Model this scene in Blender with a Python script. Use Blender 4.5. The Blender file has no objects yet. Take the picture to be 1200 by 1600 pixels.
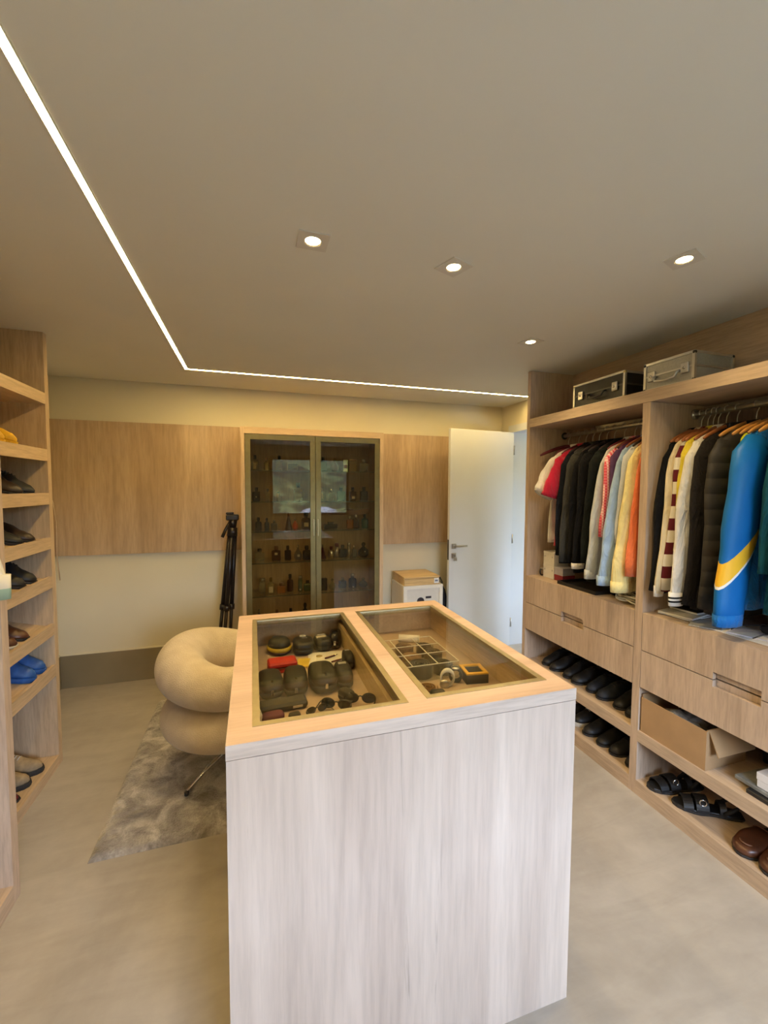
import bpy, bmesh, math, random
from mathutils import Vector, Matrix

# ------------------------------------------------------------------ camera, world, exposure
SC = bpy.context.scene
COL = SC.collection
PI = math.pi
R = math.radians

def make_camera():
    yaw, pit, rol = R(17.33), R(3.24), R(0.27)
    c, s = math.cos, math.sin
    fw = Vector((s(yaw) * c(pit), c(yaw) * c(pit), -s(pit)))
    rt = Vector((c(yaw), -s(yaw), 0))
    up = rt.cross(fw)
    r = rt * c(rol) + up * s(rol)
    u = up * c(rol) - rt * s(rol)
    cd = bpy.data.cameras.new('camera')
    cd.sensor_fit = 'HORIZONTAL'
    cd.sensor_width = 36.0
    cd.lens = 657.5 / 1200 * 36.0
    cd.clip_start = 0.02
    cd.clip_end = 200
    o = bpy.data.objects.new('camera', cd)
    m = Matrix((r, u, -fw)).transposed().to_4x4()
    m.translation = Vector((0, 0, 1.6))
    o.matrix_world = m
    COL.objects.link(o)
    SC.camera = o
make_camera()

SC.view_settings.view_transform = 'Standard'
SC.view_settings.look = 'None'
SC.view_settings.gamma = 1.0
SC.view_settings.use_curve_mapping = False
SC.view_settings.exposure = -0.08
SC.cycles.use_denoising = True
SC.cycles.max_bounces = 10
SC.cycles.diffuse_bounces = 6
SC.cycles.glossy_bounces = 5
SC.cycles.transparent_max_bounces = 24
SC.cycles.caustics_reflective = False
SC.cycles.caustics_refractive = False
SC.cycles.sample_clamp_indirect = 6.0

DAY = 39.0           # sky radiance outside
LED_STRENGTH = 126.0
SPOT_WATT = 38.0
WARM = (1.0, 0.69, 0.25)
WARM_SPOT = (1.0, 0.72, 0.33)

w = bpy.data.worlds.new('overcast_sky')
SC.world = w
w.use_nodes = True
bg = w.node_tree.nodes['Background']
bg.inputs['Color'].default_value = (0.60, 0.76, 1.0, 1)
bg.inputs['Strength'].default_value = DAY

# light portals in the window (behind the camera) and the hall opening: they only guide the sky's light
def portal(name, loc, rot, sx, sy):
    ld = bpy.data.lights.new(name, 'AREA')
    ld.shape = 'RECTANGLE'
    ld.size, ld.size_y = sx, sy
    ld.cycles.is_portal = True
    o = bpy.data.objects.new(name, ld)
    o.location = loc
    o.rotation_euler = rot
    COL.objects.link(o)
portal('window_portal', (1.125, -1.60, 1.62), (R(90), 0, 0), 1.6, 1.2)
portal('hall_portal', (3.55, 1.19, 1.475), (R(90), 0, 0), .8, 1.05)

# ------------------------------------------------------------------ materials
MATS = {}
class NB:
    def __init__(s, name):
        s.m = bpy.data.materials.new(name)
        s.m.use_nodes = True
        s.t = s.m.node_tree
        s.b = s.t.nodes['Principled BSDF']
        s.out = s.t.nodes['Material Output']
    def n(s, typ, **kw):
        x = s.t.nodes.new(typ)
        for k, v in kw.items():
            setattr(x, k, v)
        return x
    def l(s, a, b):
        s.t.links.new(a, b)
    def coords(s, scale=(1, 1, 1), kind='Object'):
        tc = s.n('ShaderNodeTexCoord')
        mp = s.n('ShaderNodeMapping')
        mp.inputs['Scale'].default_value = scale
        s.l(tc.outputs[kind], mp.inputs['Vector'])
        return mp.outputs['Vector']
    def noise(s, vec, scale=5, detail=4, rough=.5, dist=0.0):
        x = s.n('ShaderNodeTexNoise')
        x.inputs['Scale'].default_value = scale
        x.inputs['Detail'].default_value = detail
        x.inputs['Roughness'].default_value = rough
        x.inputs['Distortion'].default_value = dist
        s.l(vec, x.inputs['Vector'])
        return x.outputs['Fac']
    def ramp(s, fac, stops):
        x = s.n('ShaderNodeValToRGB')
        e = x.color_ramp.elements
        while len(e) < len(stops):
            e.new(0.5)
        for k, (p, c) in enumerate(stops):
            e[k].position = p
            e[k].color = (*c, 1) if len(c) == 3 else c
        s.l(fac, x.inputs['Fac'])
        return x.outputs['Color']
    def mix(s, fac, a, b, typ='MIX'):
        x = s.n('ShaderNodeMix', data_type='RGBA', blend_type=typ)
        if isinstance(fac, (int, float)):
            x.inputs[0].default_value = fac
        else:
            s.l(fac, x.inputs[0])
        for v, k in ((a, 6), (b, 7)):
            if isinstance(v, tuple):
                x.inputs[k].default_value = (*v[:3], 1)
            else:
                s.l(v, x.inputs[k])
        return x.outputs[2]
    def bump(s, h, strength=.3, dist=.01):
        x = s.n('ShaderNodeBump')
        x.inputs['Strength'].default_value = strength
        x.inputs['Distance'].default_value = dist
        s.l(h, x.inputs['Height'])
        s.l(x.outputs['Normal'], s.b.inputs['Normal'])
    def fin(s, rough=.5, metal=0.0, spec=None):
        s.b.inputs['Roughness'].default_value = rough
        s.b.inputs['Metallic'].default_value = metal
        if spec is not None:
            s.b.inputs['Specular IOR Level'].default_value = spec
        return s.m

def plain(name, col, rough=.5, metal=0.0, noise=0.06, nscale=30, bump=0.0, spec=None, coat=0.0):
    if name in MATS:
        return MATS[name]
    k = NB(name)
    v = k.coords()
    f = k.noise(v, nscale, 3)
    d = tuple(max(0, c * (1 - noise * 2)) for c in col)
    h = tuple(min(1, c * (1 + noise)) for c in col)
    k.l(k.ramp(f, [(.3, d), (.7, h)]), k.b.inputs['Base Color'])
    if bump:
        k.bump(f, bump, .004)
    if coat:
        k.b.inputs['Coat Weight'].default_value = coat
        k.b.inputs['Coat Roughness'].default_value = .08
    MATS[name] = k.fin(rough, metal, spec)
    return MATS[name]

def wood(name, axis='z', light=(.62, .47, .335), dark=(.44, .31, .20), fine=.35, rough=.45, off=0.0, hi=4.6, lo=.40, knot=.70):
    """light oak laminate, grain running along the given axis"""
    if name in MATS:
        return MATS[name]
    k = NB(name)
    sc = {'x': (lo, hi, hi), 'y': (hi, lo, hi), 'z': (hi, hi, lo)}[axis]
    tc = k.n('ShaderNodeTexCoord')
    mp = k.n('ShaderNodeMapping')
    mp.inputs['Scale'].default_value = sc
    mp.inputs['Location'].default_value = (off, off * 1.7, off * .6)
    oi = k.n('ShaderNodeObjectInfo')
    add = k.n('ShaderNodeVectorMath', operation='ADD')
    mul = k.n('ShaderNodeMath', operation='MULTIPLY')
    mul.inputs[1].default_value = 7.0
    k.l(oi.outputs['Random'], mul.inputs[0])
    k.l(tc.outputs['Object'], add.inputs[0])
    k.l(mul.outputs[0], add.inputs[1])
    k.l(add.outputs[0], mp.inputs['Vector'])
    v = mp.outputs['Vector']
    big = k.noise(v, 1.1, 3, .55, .6)
    mid = k.noise(v, 3.2, 5, .6, .3)
    mp2 = k.n('ShaderNodeMapping')
    mp2.inputs['Scale'].default_value = (9, 9, 9)
    k.l(v, mp2.inputs['Vector'])
    fin_ = k.noise(mp2.outputs['Vector'], 2.4, 4, .6, .1)
    c1 = k.ramp(big, [(.32, dark), (.50, tuple((a + b) / 2 for a, b in zip(light, dark))), (.68, light)])
    c2 = k.ramp(mid, [(.35, (.87, .855, .84)), (.62, (1.04, 1.035, 1.03))])
    c3 = k.ramp(fin_, [(.36, (1 - fine * .6,) * 3), (.60, (1.03, 1.03, 1.03))])
    col = k.mix(.85, c1, c2, 'MULTIPLY')
    col = k.mix(.75, col, c3, 'MULTIPLY')
    # small dark knots and cracks along the grain
    kn = k.noise(v, 2.1, 6, .75, 1.4)
    kr = k.ramp(kn, [(knot, (0, 0, 0)), (knot + .10, (1, 1, 1))])
    col = k.mix(kr, col, tuple(c * .55 for c in dark))
    k.l(col, k.b.inputs['Base Color'])
    k.bump(fin_, .10, .002)
    MATS[name] = k.fin(rough, 0, .35)
    return MATS[name]

def fabric(name, col, rough=.9, weave=260, noise=.18, sheen=.25):
    if name in MATS:
        return MATS[name]
    k = NB(name)
    v = k.coords()
    f = k.noise(v, 9, 3)
    g = k.noise(v, weave, 2)
    k.l(k.ramp(f, [(.3, tuple(c * (1 - noise) for c in col)), (.7, tuple(min(1, c * (1 + noise * .5)) for c in col))]), k.b.inputs['Base Color'])
    v2 = k.coords((16, 16, 5.5))
    wr_ = k.noise(v2, 1.0, 4, .55, 1.2)
    ad = k.n('ShaderNodeMath', operation='MULTIPLY_ADD')
    ad.inputs[1].default_value = .06
    k.l(g, ad.inputs[0])
    k.l(wr_, ad.inputs[2])
    k.bump(ad.outputs[0], .9, .028)
    k.b.inputs['Sheen Weight'].default_value = sheen if max(col) > .2 else 0.0
    MATS[name] = k.fin(rough, 0, .2)
    return MATS[name]

def bands(name, stops, axis=2, lo=-1.0, hi=0.0, repeat=None, rough=.9, extra=None):
    """cloth printed in bands along one local axis; stops = [(pos 0..1, colour)], hard edged"""
    if name in MATS:
        return MATS[name]
    k = NB(name)
    tc = k.n('ShaderNodeTexCoord')
    sp = k.n('ShaderNodeSeparateXYZ')
    k.l(tc.outputs['Object'], sp.inputs[0])
    mr = k.n('ShaderNodeMapRange')
    mr.inputs['From Min'].default_value = lo
    mr.inputs['From Max'].default_value = hi
    if repeat:
        m = k.n('ShaderNodeMath', operation='PINGPONG' if repeat < 0 else 'FRACT')
        mm = k.n('ShaderNodeMath', operation='MULTIPLY')
        mm.inputs[1].default_value = abs(repeat)
        k.l(sp.outputs[axis], mm.inputs[0])
        k.l(mm.outputs[0], m.inputs[0])
        if repeat < 0:
            m.inputs[1].default_value = 1.0
        fac = m.outputs[0]
    else:
        k.l(sp.outputs[axis], mr.inputs['Value'])
        fac = mr.outputs[0]
    cr = k.n('ShaderNodeValToRGB')
    cr.color_ramp.interpolation = 'CONSTANT'
    e = cr.color_ramp.elements
    while len(e) < len(stops):
        e.new(.5)
    for i, (p, c) in enumerate(stops):
        e[i].position = p
        e[i].color = (*c, 1)
    k.l(fac, cr.inputs[0])
    col = cr.outputs[0]
    if extra:      # (axis, repeat, threshold, colour): a second set of stripes
        ax2, rep2, th, c2 = extra
        mm = k.n('ShaderNodeMath', operation='MULTIPLY')
        mm.inputs[1].default_value = rep2
        k.l(sp.outputs[ax2], mm.inputs[0])
        fr = k.n('ShaderNodeMath', operation='FRACT')
        k.l(mm.outputs[0], fr.inputs[0])
        lt = k.n('ShaderNodeMath', operation='LESS_THAN')
        lt.inputs[1].default_value = th
        k.l(fr.outputs[0], lt.inputs[0])
        col = k.mix(lt.outputs[0], col, c2)
    k.l(col, k.b.inputs['Base Color'])
    MATS[name] = k.fin(rough, 0, .2)
    return MATS[name]

def thin_glass(name, tint=(1, 1, 1), ior=1.5, rough=.0, boost=1.0):
    """a thin sheet: mostly see-through, mirror-like by Fresnel"""
    if name in MATS:
        return MATS[name]
    k = NB(name)
    k.t.nodes.remove(k.b)
    tr = k.n('ShaderNodeBsdfTransparent')
    tr.inputs['Color'].default_value = (*tint, 1)
    gl = k.n('ShaderNodeBsdfGlossy')
    gl.inputs['Roughness'].default_value = rough
    gl.inputs['Color'].default_value = (1, 1, 1, 1)
    lw = k.n('ShaderNodeLayerWeight')
    lw.inputs['Blend'].default_value = .5
    po = k.n('ShaderNodeMath', operation='POWER')
    po.inputs[1].default_value = 5.0
    k.l(lw.outputs['Facing'], po.inputs[0])
    f0 = ((ior - 1) / (ior + 1)) ** 2 * boost
    mu = k.n('ShaderNodeMath', operation='MULTIPLY_ADD')
    mu.inputs[1].default_value = 1 - f0
    mu.inputs[2].default_value = f0
    mu.use_clamp = True
    k.l(po.outputs[0], mu.inputs[0])
    mx = k.n('ShaderNodeMixShader')
    k.l(mu.outputs[0], mx.inputs[0])
    k.l(tr.outputs[0], mx.inputs[1])
    k.l(gl.outputs[0], mx.inputs[2])
    k.l(mx.outputs[0], k.out.inputs['Surface'])
    MATS[name] = k.m
    return k.m

def bottle_glass(name, col, dens=.55):
    """coloured perfume glass: partly see-through, glossy"""
    if name in MATS:
        return MATS[name]
    k = NB(name)
    k.t.nodes.remove(k.b)
    tr = k.n('ShaderNodeBsdfTransparent')
    tr.inputs['Color'].default_value = (*[min(1, .25 + .75 * c) for c in col], 1)
    pb = k.n('ShaderNodeBsdfPrincipled')
    v = k.coords()
    k.l(k.ramp(k.noise(v, 20, 2), [(.3, tuple(c * .8 for c in col)), (.7, col)]), pb.inputs['Base Color'])
    pb.inputs['Roughness'].default_value = .06
    mx = k.n('ShaderNodeMixShader')
    mx.inputs[0].default_value = dens
    k.l(tr.outputs[0], mx.inputs[1])
    k.l(pb.outputs[0], mx.inputs[2])
    k.l(mx.outputs[0], k.out.inputs['Surface'])
    MATS[name] = k.m
    return k.m

def glow(name, col, strength):
    if name in MATS:
        return MATS[name]
    k = NB(name)
    k.b.inputs['Base Color'].default_value = (.8, .8, .8, 1)
    k.b.inputs['Emission Color'].default_value = (*col, 1)
    k.b.inputs['Emission Strength'].default_value = strength
    MATS[name] = k.m
    return k.m

# ------------------------------------------------------------------ mesh helpers
class MB:
    """collects shapes for ONE mesh"""
    def __init__(s):
        s.v, s.f, s.mi, s.sm = [], [], [], []
        s.m = 0
    def add(s, verts, faces, smooth=False):
        o = len(s.v)
        s.v += [tuple(v) for v in verts]
        s.f += [tuple(i + o for i in f) for f in faces]
        s.mi += [s.m] * len(faces)
        s.sm += [smooth] * len(faces)
        return s
    def box(s, x0, x1, y0, y1, z0, z1, ch=0.0):
        x0, x1 = min(x0, x1), max(x0, x1)
        y0, y1 = min(y0, y1), max(y0, y1)
        z0, z1 = min(z0, z1), max(z0, z1)
        if ch <= 0:
            v = [(x, y, z) for x in (x0, x1) for y in (y0, y1) for z in (z0, z1)]
            s.add(v, [(0, 1, 3, 2), (4, 6, 7, 5), (0, 4, 5, 1), (2, 3, 7, 6), (0, 2, 6, 4), (1, 5, 7, 3)])
        else:      # chamfered on all edges
            bm = bmesh.new()
            bmesh.ops.create_cube(bm, size=1)
            for q in bm.verts:
                q.co = Vector(((x0 + x1) / 2 + q.co.x * (x1 - x0), (y0 + y1) / 2 + q.co.y * (y1 - y0), (z0 + z1) / 2 + q.co.z * (z1 - z0)))
            bmesh.ops.bevel(bm, geom=list(bm.edges), offset=ch, segments=1, affect='EDGES')
            bm.verts.index_update()
            s.add([q.co[:] for q in bm.verts], [[q.index for q in f.verts] for f in bm.faces])
            bm.free()
        return s
    def rings(s, rings, cap0=True, cap1=True, closed=False, smooth=True):
        n = len(rings[0])
        v = [p for r in rings for p in r]
        f = []
        m = len(rings)
        for i in range(m if closed else m - 1):
            a, b = i * n, ((i + 1) % m) * n
            for k in range(n):
                k2 = (k + 1) % n
                f.append((a + k, a + k2, b + k2, b + k))
        if not closed:
            if cap0:
                f.append(tuple(range(n - 1, -1, -1)))
            if cap1:
                f.append(tuple((m - 1) * n + k for k in range(n)))
        s.add(v, f, smooth)
        return s
    def tube(s, pts, rad, n=8, closed=False, flat=None):
        """tube along points; rad float or list; flat=(axis vector, factor) squashes it"""
        P = [Vector(p) for p in pts]
        m = len(P)
        rr = rad if isinstance(rad, (list, tuple)) else [rad] * m
        up = None
        out = []
        for i in range(m):
            if closed:
                t = (P[(i + 1) % m] - P[i - 1])
            else:
                t = P[min(i + 1, m - 1)] - P[max(i - 1, 0)]
            t.normalize()
            if up is None:
                up = Vector((0, 0, 1)) if abs(t.z) < .9 else Vector((1, 0, 0))
            a = t.cross(up)
            if a.length < 1e-6:
                a = t.orthogonal()
            a.normalize()
            b = a.cross(t).normalized()
            up = b
            ring = []
            for k in range(n):
                an = 2 * PI * k / n
                d = a * math.cos(an) * rr[i] + b * math.sin(an) * rr[i]
                if flat:
                    fa = Vector(flat[0])
                    d = d - fa * d.dot(fa) * (1 - flat[1])
                ring.append(P[i] + d)
            out.append(ring)
        return s.rings(out, closed=closed)
    def lathe(s, prof, c=(0, 0, 0), n=20, sx=1.0, sy=1.0):
        """prof = [(radius, z)]"""
        out = []
        for r_, z in prof:
            r_ = max(r_, 1e-5)
            out.append([(c[0] + sx * r_ * math.cos(2 * PI * k / n), c[1] + sy * r_ * math.sin(2 * PI * k / n), c[2] + z) for k in range(n)])
        return s.rings(out)
    def prism(s, poly, z0, z1, smooth=False):
        n = len(poly)
        v = [(x, y, z0) for x, y in poly] + [(x, y, z1) for x, y in poly]
        f = [tuple(range(n - 1, -1, -1)), tuple(range(n, 2 * n))]
        f += [(k, (k + 1) % n, n + (k + 1) % n, n + k) for k in range(n)]
        return s.add(v, f, smooth)
    def xform(s, M, start=0):
        s.v[start:] = [tuple(M @ Vector(p)) for p in s.v[start:]]
        return s
    def mesh(s, name, mats):
        me = bpy.data.meshes.new(name)
        me.from_pydata(s.v, [], s.f)
        for m_ in (mats if isinstance(mats, (list, tuple)) else [mats]):
            me.materials.append(m_)
        me.polygons.foreach_set('material_index', s.mi)
        me.polygons.foreach_set('use_smooth', s.sm)
        bm = bmesh.new()
        bm.from_mesh(me)
        bmesh.ops.recalc_face_normals(bm, faces=list(bm.faces))
        bm.to_mesh(me)
        bm.free()
        me.update()
        return me
    def build(s, name, mats, parent=None, loc=None, bevel=0.0, subsurf=0):
        o = bpy.data.objects.new(name, s.mesh(name, mats))
        COL.objects.link(o)
        if parent is not None:
            o.parent = parent
        if loc is not None:
            o.location = loc
        if bevel:
            b = o.modifiers.new('bevel', 'BEVEL')
            b.width = bevel
            b.segments = 2
            b.limit_method = 'ANGLE'
        if subsurf:
            b = o.modifiers.new('smooth', 'SUBSURF')
            b.levels = b.render_levels = subsurf
        return o

def box(x0, x1, y0, y1, z0, z1, ch=0.0):
    return MB().box(x0, x1, y0, y1, z0, z1, ch)

def tag(o, label, cat, group=None):
    o['label'] = label
    o['category'] = cat
    if group:
        o['group'] = group
    return o

def thing(name, label, cat, loc=(0, 0, 0), rz=0.0, group=None):
    o = bpy.data.objects.new(name, None)
    o.empty_display_size = .05
    COL.objects.link(o)
    o.location = loc
    o.rotation_euler = (0, 0, rz)
    return tag(o, label, cat, group)

def struct(o):
    o['kind'] = 'structure'
    return o

def copy_tree(o, parent=None):
    c = o.copy()
    COL.objects.link(c)
    c.parent = parent
    for ch in o.children:
        copy_tree(ch, c)
    return c

def text_mesh(txt, size, name, mat, parent, M, thick=.0006, align='CENTER'):
    cu = bpy.data.curves.new(name, 'FONT')
    cu.body = txt
    cu.size = size
    cu.extrude = thick
    cu.align_x = align
    cu.align_y = 'CENTER'
    tmp = bpy.data.objects.new(name, cu)
    COL.objects.link(tmp)
    dg = bpy.context.evaluated_depsgraph_get()
    me = bpy.data.meshes.new_from_object(tmp.evaluated_get(dg))
    bpy.data.objects.remove(tmp)
    me.transform(M)
    me.materials.clear()
    me.materials.append(mat)
    o = bpy.data.objects.new(name, me)
    COL.objects.link(o)
    o.parent = parent
    return o

# ------------------------------------------------------------------ the room
ZC, YB, XL, XRW, YF = 2.44, 3.867, -1.475, 2.49, -1.55
M_WALL = plain('painted_wall', (.70, .645, .49), .85, noise=.012, nscale=3)
M_CEIL = plain('painted_ceiling', (.715, .715, .665), .9, noise=.012, nscale=2)
M_WHITE = plain('white_lacquer', (.62, .64, .67), .35, noise=.01, nscale=4)
M_OAK = wood('oak_vertical', 'z', light=(.60, .45, .30), dark=(.42, .295, .18), hi=3.4, lo=.3, fine=.3)
M_OAKY = wood('oak_along_wall', 'y')
M_OAKX = wood('oak_across', 'x')
M_BRASS = plain('bronze_aluminium', (.42, .36, .22), .38, .85, noise=.04)
M_STEEL = plain('brushed_steel', (.55, .54, .52), .28, 1.0, noise=.05, nscale=60)
M_CHROME = plain('chrome', (.75, .75, .75), .12, 1.0, noise=.02)
M_BLACK = plain('black_plastic', (.014, .014, .016), .38, noise=.2)

def floor_mat():
    k = NB('polished_cement')
    v = k.coords((1, 1, 1))
    a = k.noise(v, 1.3, 6, .62, .5)
    v2 = k.coords((1.2, 5, 1))
    b = k.noise(v2, 2.0, 5, .6, .8)
    c = k.noise(v, 14, 4, .6)
    col = k.ramp(a, [(.28, (.32, .288, .25)), (.5, (.385, .352, .31)), (.74, (.455, .42, .375))])
    col = k.mix(.6, col, k.ramp(b, [(.35, (.86, .85, .84)), (.66, (1.08, 1.08, 1.09))]), 'MULTIPLY')
    col = k.mix(.5, col, k.ramp(c, [(.35, (.93, .93, .93)), (.65, (1.04, 1.04, 1.04))]), 'MULTIPLY')
    k.l(col, k.b.inputs['Base Color'])
    k.l(k.ramp(b, [(.3, (.34,) * 3), (.7, (.50,) * 3)]), k.b.inputs['Roughness'])
    k.b.inputs['Specular IOR Level'].default_value = .4
    return k.m
M_FLOOR = floor_mat()
M_BASE = plain('baseboard_cement', (.25, .205, .125), .4, noise=.06, nscale=4)

struct(box(-1.8, 4.6, -1.8, 4.3, -.12, 0).build('floor', M_FLOOR))
cl = MB()
cl.box(XL, XRW, YF, YB - .02, ZC, ZC + .03)
cl.box(XL, XRW, YF, YB, ZC + .03, ZC + .12)
struct(cl.build('ceiling', M_CEIL))
struct(box(XL - .02, XRW + .16, YB, YB + .15, 0, 2.56).build('wall_back', M_WALL))
struct(box(XL - .15, XL, YF - .15, YB + .15, 0, 2.56).build('wall_left', M_WALL))
DY0, DY1, DZ = 2.80, 3.672, 2.175
wr = MB()
wr.box(XRW, XRW + .16, YF - .15, DY0, 0, 2.56)
wr.box(XRW, XRW + .16, DY1, YB, 0, 2.56)
wr.box(XRW, XRW + .16, DY0, DY1, DZ, 2.56)
struct(wr.build('wall_right', M_WALL))
WX0, WX1, WZ0, WZ1 = .33, 1.92, 1.04, 2.21
wf = MB()
wf.box(XL, WX0, YF - .15, YF, 0, 2.56)
wf.box(WX1, XRW, YF - .15, YF, 0, 2.56)
wf.box(WX0, WX1, YF - .15, YF, 0, WZ0)
wf.box(WX0, WX1, YF - .15, YF, WZ1, 2.56)
struct(wf.build('wall_front', M_WALL))
for nm, b in (('baseboard_back', (XL, XRW, YB - .012, YB, 0, .262)), ('baseboard_left', (XL, XL + .012, 2.835, YB - .012, 0, .262))):
    o = struct(box(*b).build(nm, M_BASE))
    x0, x1, y0, y1, _, _ = b
    box(x0, x1, y0, y1, .262, .272).build('top_edge', M_WALL, o)

# window behind the camera
wn = struct(bpy.data.objects.new('window_1', None))
COL.objects.link(wn)
wn.location = (0, 0, 0)
M_ALU = plain('black_window_frame', (.03, .03, .032), .4, .3)
fr = MB()
t = .05
fr.box(WX0, WX1, YF - .11, YF - .06, WZ0, WZ0 + t)
fr.box(WX0, WX1, YF - .11, YF - .06, WZ1 - t, WZ1)
fr.box(WX0, WX0 + t, YF - .11, YF - .06, WZ0 + t, WZ1 - t)
fr.box(WX1 - t, WX1, YF - .11, YF - .06, WZ0 + t, WZ1 - t)
fr.build('window_frame', M_ALU, wn)
thin = thin_glass('window_glass', (1, 1, 1), 1.45)
box(WX0 + t, WX1 - t, YF - .088, YF - .084, WZ0 + t, WZ1 - t).build('pane', thin, wn)

# the garden bank outside that window (seen only mirrored in the cabinet doors)
def garden_mat():
    k = NB('garden_grass')
    v = k.coords()
    a = k.noise(v, 1.4, 6, .7, .5)
    b = k.noise(v, 6, 4)
    col = k.ramp(a, [(.36, (.012, .010, .007)), (.47, (.040, .045, .016)), (.55, (.075, .085, .03)), (.66, (.16, .17, .075))])
    col = k.mix(.7, col, k.ramp(b, [(.35, (.35, .33, .33)), (.65, (1.3, 1.3, 1.2))]), 'MULTIPLY')
    k.l(col, k.b.inputs['Base Color'])
    return k.fin(.95)
M_GARDEN = garden_mat()
random.seed(4)
gx, gy = 31, 17
vs, fs = [], []
for j in range(gy):
    for i in range(gx):
        x = -14 + 30 * i / (gx - 1)
        y = -4.0 - 16 * j / (gy - 1)
        tt = max(0, min(1, (-y - 5.5) / 6.0))
        z = -.15 + 3.2 * tt * tt * (3 - 2 * tt) + random.uniform(-.07, .07) * (1 if j else 0)
        vs.append((x, y, z))
for j in range(gy - 1):
    for i in range(gx - 1):
        a = j * gx + i
        fs.append((a, a + 1, a + gx + 1, a + gx))
g = struct(MB().add(vs, fs, True).build('ground_garden', M_GARDEN))
M_ROCK = plain('pale_rock', (.55, .52, .58), .8, noise=.2, nscale=3)
for i, (x, y, z, s_) in enumerate(((1.15, -6.6, .2, .55), (.5, -5.6, .0, .36), (2.2, -7.4, .5, .6))):
    b = MB()
    rr = []
    for a in range(1, 8):
        th = PI * a / 8
        rr.append([(s_ * 1.3 * math.sin(th) * math.cos(2 * PI * q / 12) * random.uniform(.85, 1.1), s_ * math.sin(th) * math.sin(2 * PI * q / 12) * random.uniform(.85, 1.1), s_ * .8 * math.cos(th)) for q in range(12)])
    tag(b.rings(rr).build('boulder', M_ROCK, loc=(x, y, z)), ('rounded pale boulder at the foot of the garden bank', 'smallest pale boulder on the garden lawn nearest the window', 'largest pale boulder up on the garden slope')[i], 'boulder', 'garden boulders')

# hall behind the open door
struct(box(-3, 6, -4.6, -1.8, -.12, -.01).build('floor_terrace', plain('terrace_stone', (.34, .33, .32), .8, noise=.1, nscale=2)))
struct(box(4.3, 4.45, 1.2, 4.3, 0, 2.6).build('wall_hall', M_WALL))
hw = MB()
hw.box(XRW + .16, 3.15, 1.2, 1.3, 0, 2.6).box(3.95, 4.3, 1.2, 1.3, 0, 2.6).box(3.15, 3.95, 1.2, 1.3, 0, .95).box(3.15, 3.95, 1.2, 1.3, 2.0, 2.6)
struct(hw.build('wall_hall_window', M_WALL))
struct(box(XRW + .16, 4.3, 4.15, 4.3, 0, 2.6).build('wall_hall_end', M_WALL))
struct(box(XRW + .16, 4.3, 1.2, 4.15, 2.6, 2.7).build('ceiling_hall', M_CEIL))

# door lining
tr = struct(bpy.data.objects.new('trim_1', None))
COL.objects.link(tr)
X0, X1 = XRW - .012, XRW + .172
box(X0, X1, DY1 - .012, DY1, 0, DZ).build('jamb', M_WHITE, tr)
box(X0, X1, DY0, DY0 + .025, 0, DZ).build('jamb', M_WHITE, tr)
box(X0, X1, DY0 + .025, DY1 - .012, DZ - .014, DZ).build('head', M_WHITE, tr)
ar = .055
box(X0, XRW, DY1, DY1 + ar, 0, DZ + ar).build('architrave', M_WHITE, tr)
box(X0, XRW, DY0 + .012, DY1, DZ, DZ + ar).build('architrave', M_WHITE, tr)

# door leaf, swung wide open
d = struct(bpy.data.objects.new('door_1', None))
COL.objects.link(d)
d.location = (2.474, 3.640, 0)
d.rotation_euler = (0, 0, R(185.5))
box(.004, .73, -.018, .018, .012, 2.155, .0015).build('leaf', M_WHITE, d)
box(.7302, .7315, -.011, .011, .93, 1.12).build('lock_plate', plain('dark_bronze', (.05, .045, .04), .4, .6), d)
h = MB()
h.box(.655, .705, .018, .026, 1.035, 1.085, .003).tube([(.68, .02, 1.06), (.68, .06, 1.06)], .009, 10)
h.box(.555, .69, .052, .066, 1.051, 1.069, .004)
h.build('lever_handle', M_STEEL, d)
h = MB()
h.box(.655, .705, .018, .025, .945, .995, .003)
lk = h.build('lock_rosette', M_STEEL, d)
MB().box(.676, .684, .025, .05, .962, .978).box(.662, .698, .049, .052, .925, .958, .001).build('key', M_STEEL, lk)
for z in (.25, 1.1, 1.98):
    MB().tube([(-.002, .021, z - .045), (-.002, .021, z + .045)], .007, 10).build('hinge', M_STEEL, d)

# ------------------------------------------------------------------ lamps of the room
LX, LYB = -.438, 3.312
led = thing('led_strip_light', 'L-shaped glowing warm white linear light recessed in the ceiling', 'ceiling light', (LX, LYB, ZC))
M_LED = glow('led_diffuser', WARM, LED_STRENGTH)
a = .0095
MB().box(-a, a, YF + .15 - LYB, a, -.004, -.0005).build('diffuser', M_LED, led)
MB().box(a, XRW - .02 - LX, -a, a, -.004, -.0005).build('diffuser', M_LED, led)
hs = MB()
for s_ in (-1, 1):
    x0, x1 = (a, a + .003) if s_ > 0 else (-a - .003, -a)
    hs.box(x0, x1, YF + .15 - LYB, (-a - .003) if s_ > 0 else a + .003, -.0045, -.0003)
    y0, y1 = (a, a + .003) if s_ > 0 else (-a - .003, -a)
    hs.box((-a) if s_ > 0 else a + .003, XRW - .02 - LX, y0, y1, -.0045, -.0003)
hs.build('profile', plain('white_aluminium', (.75, .73, .7), .4, .2), led)

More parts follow.
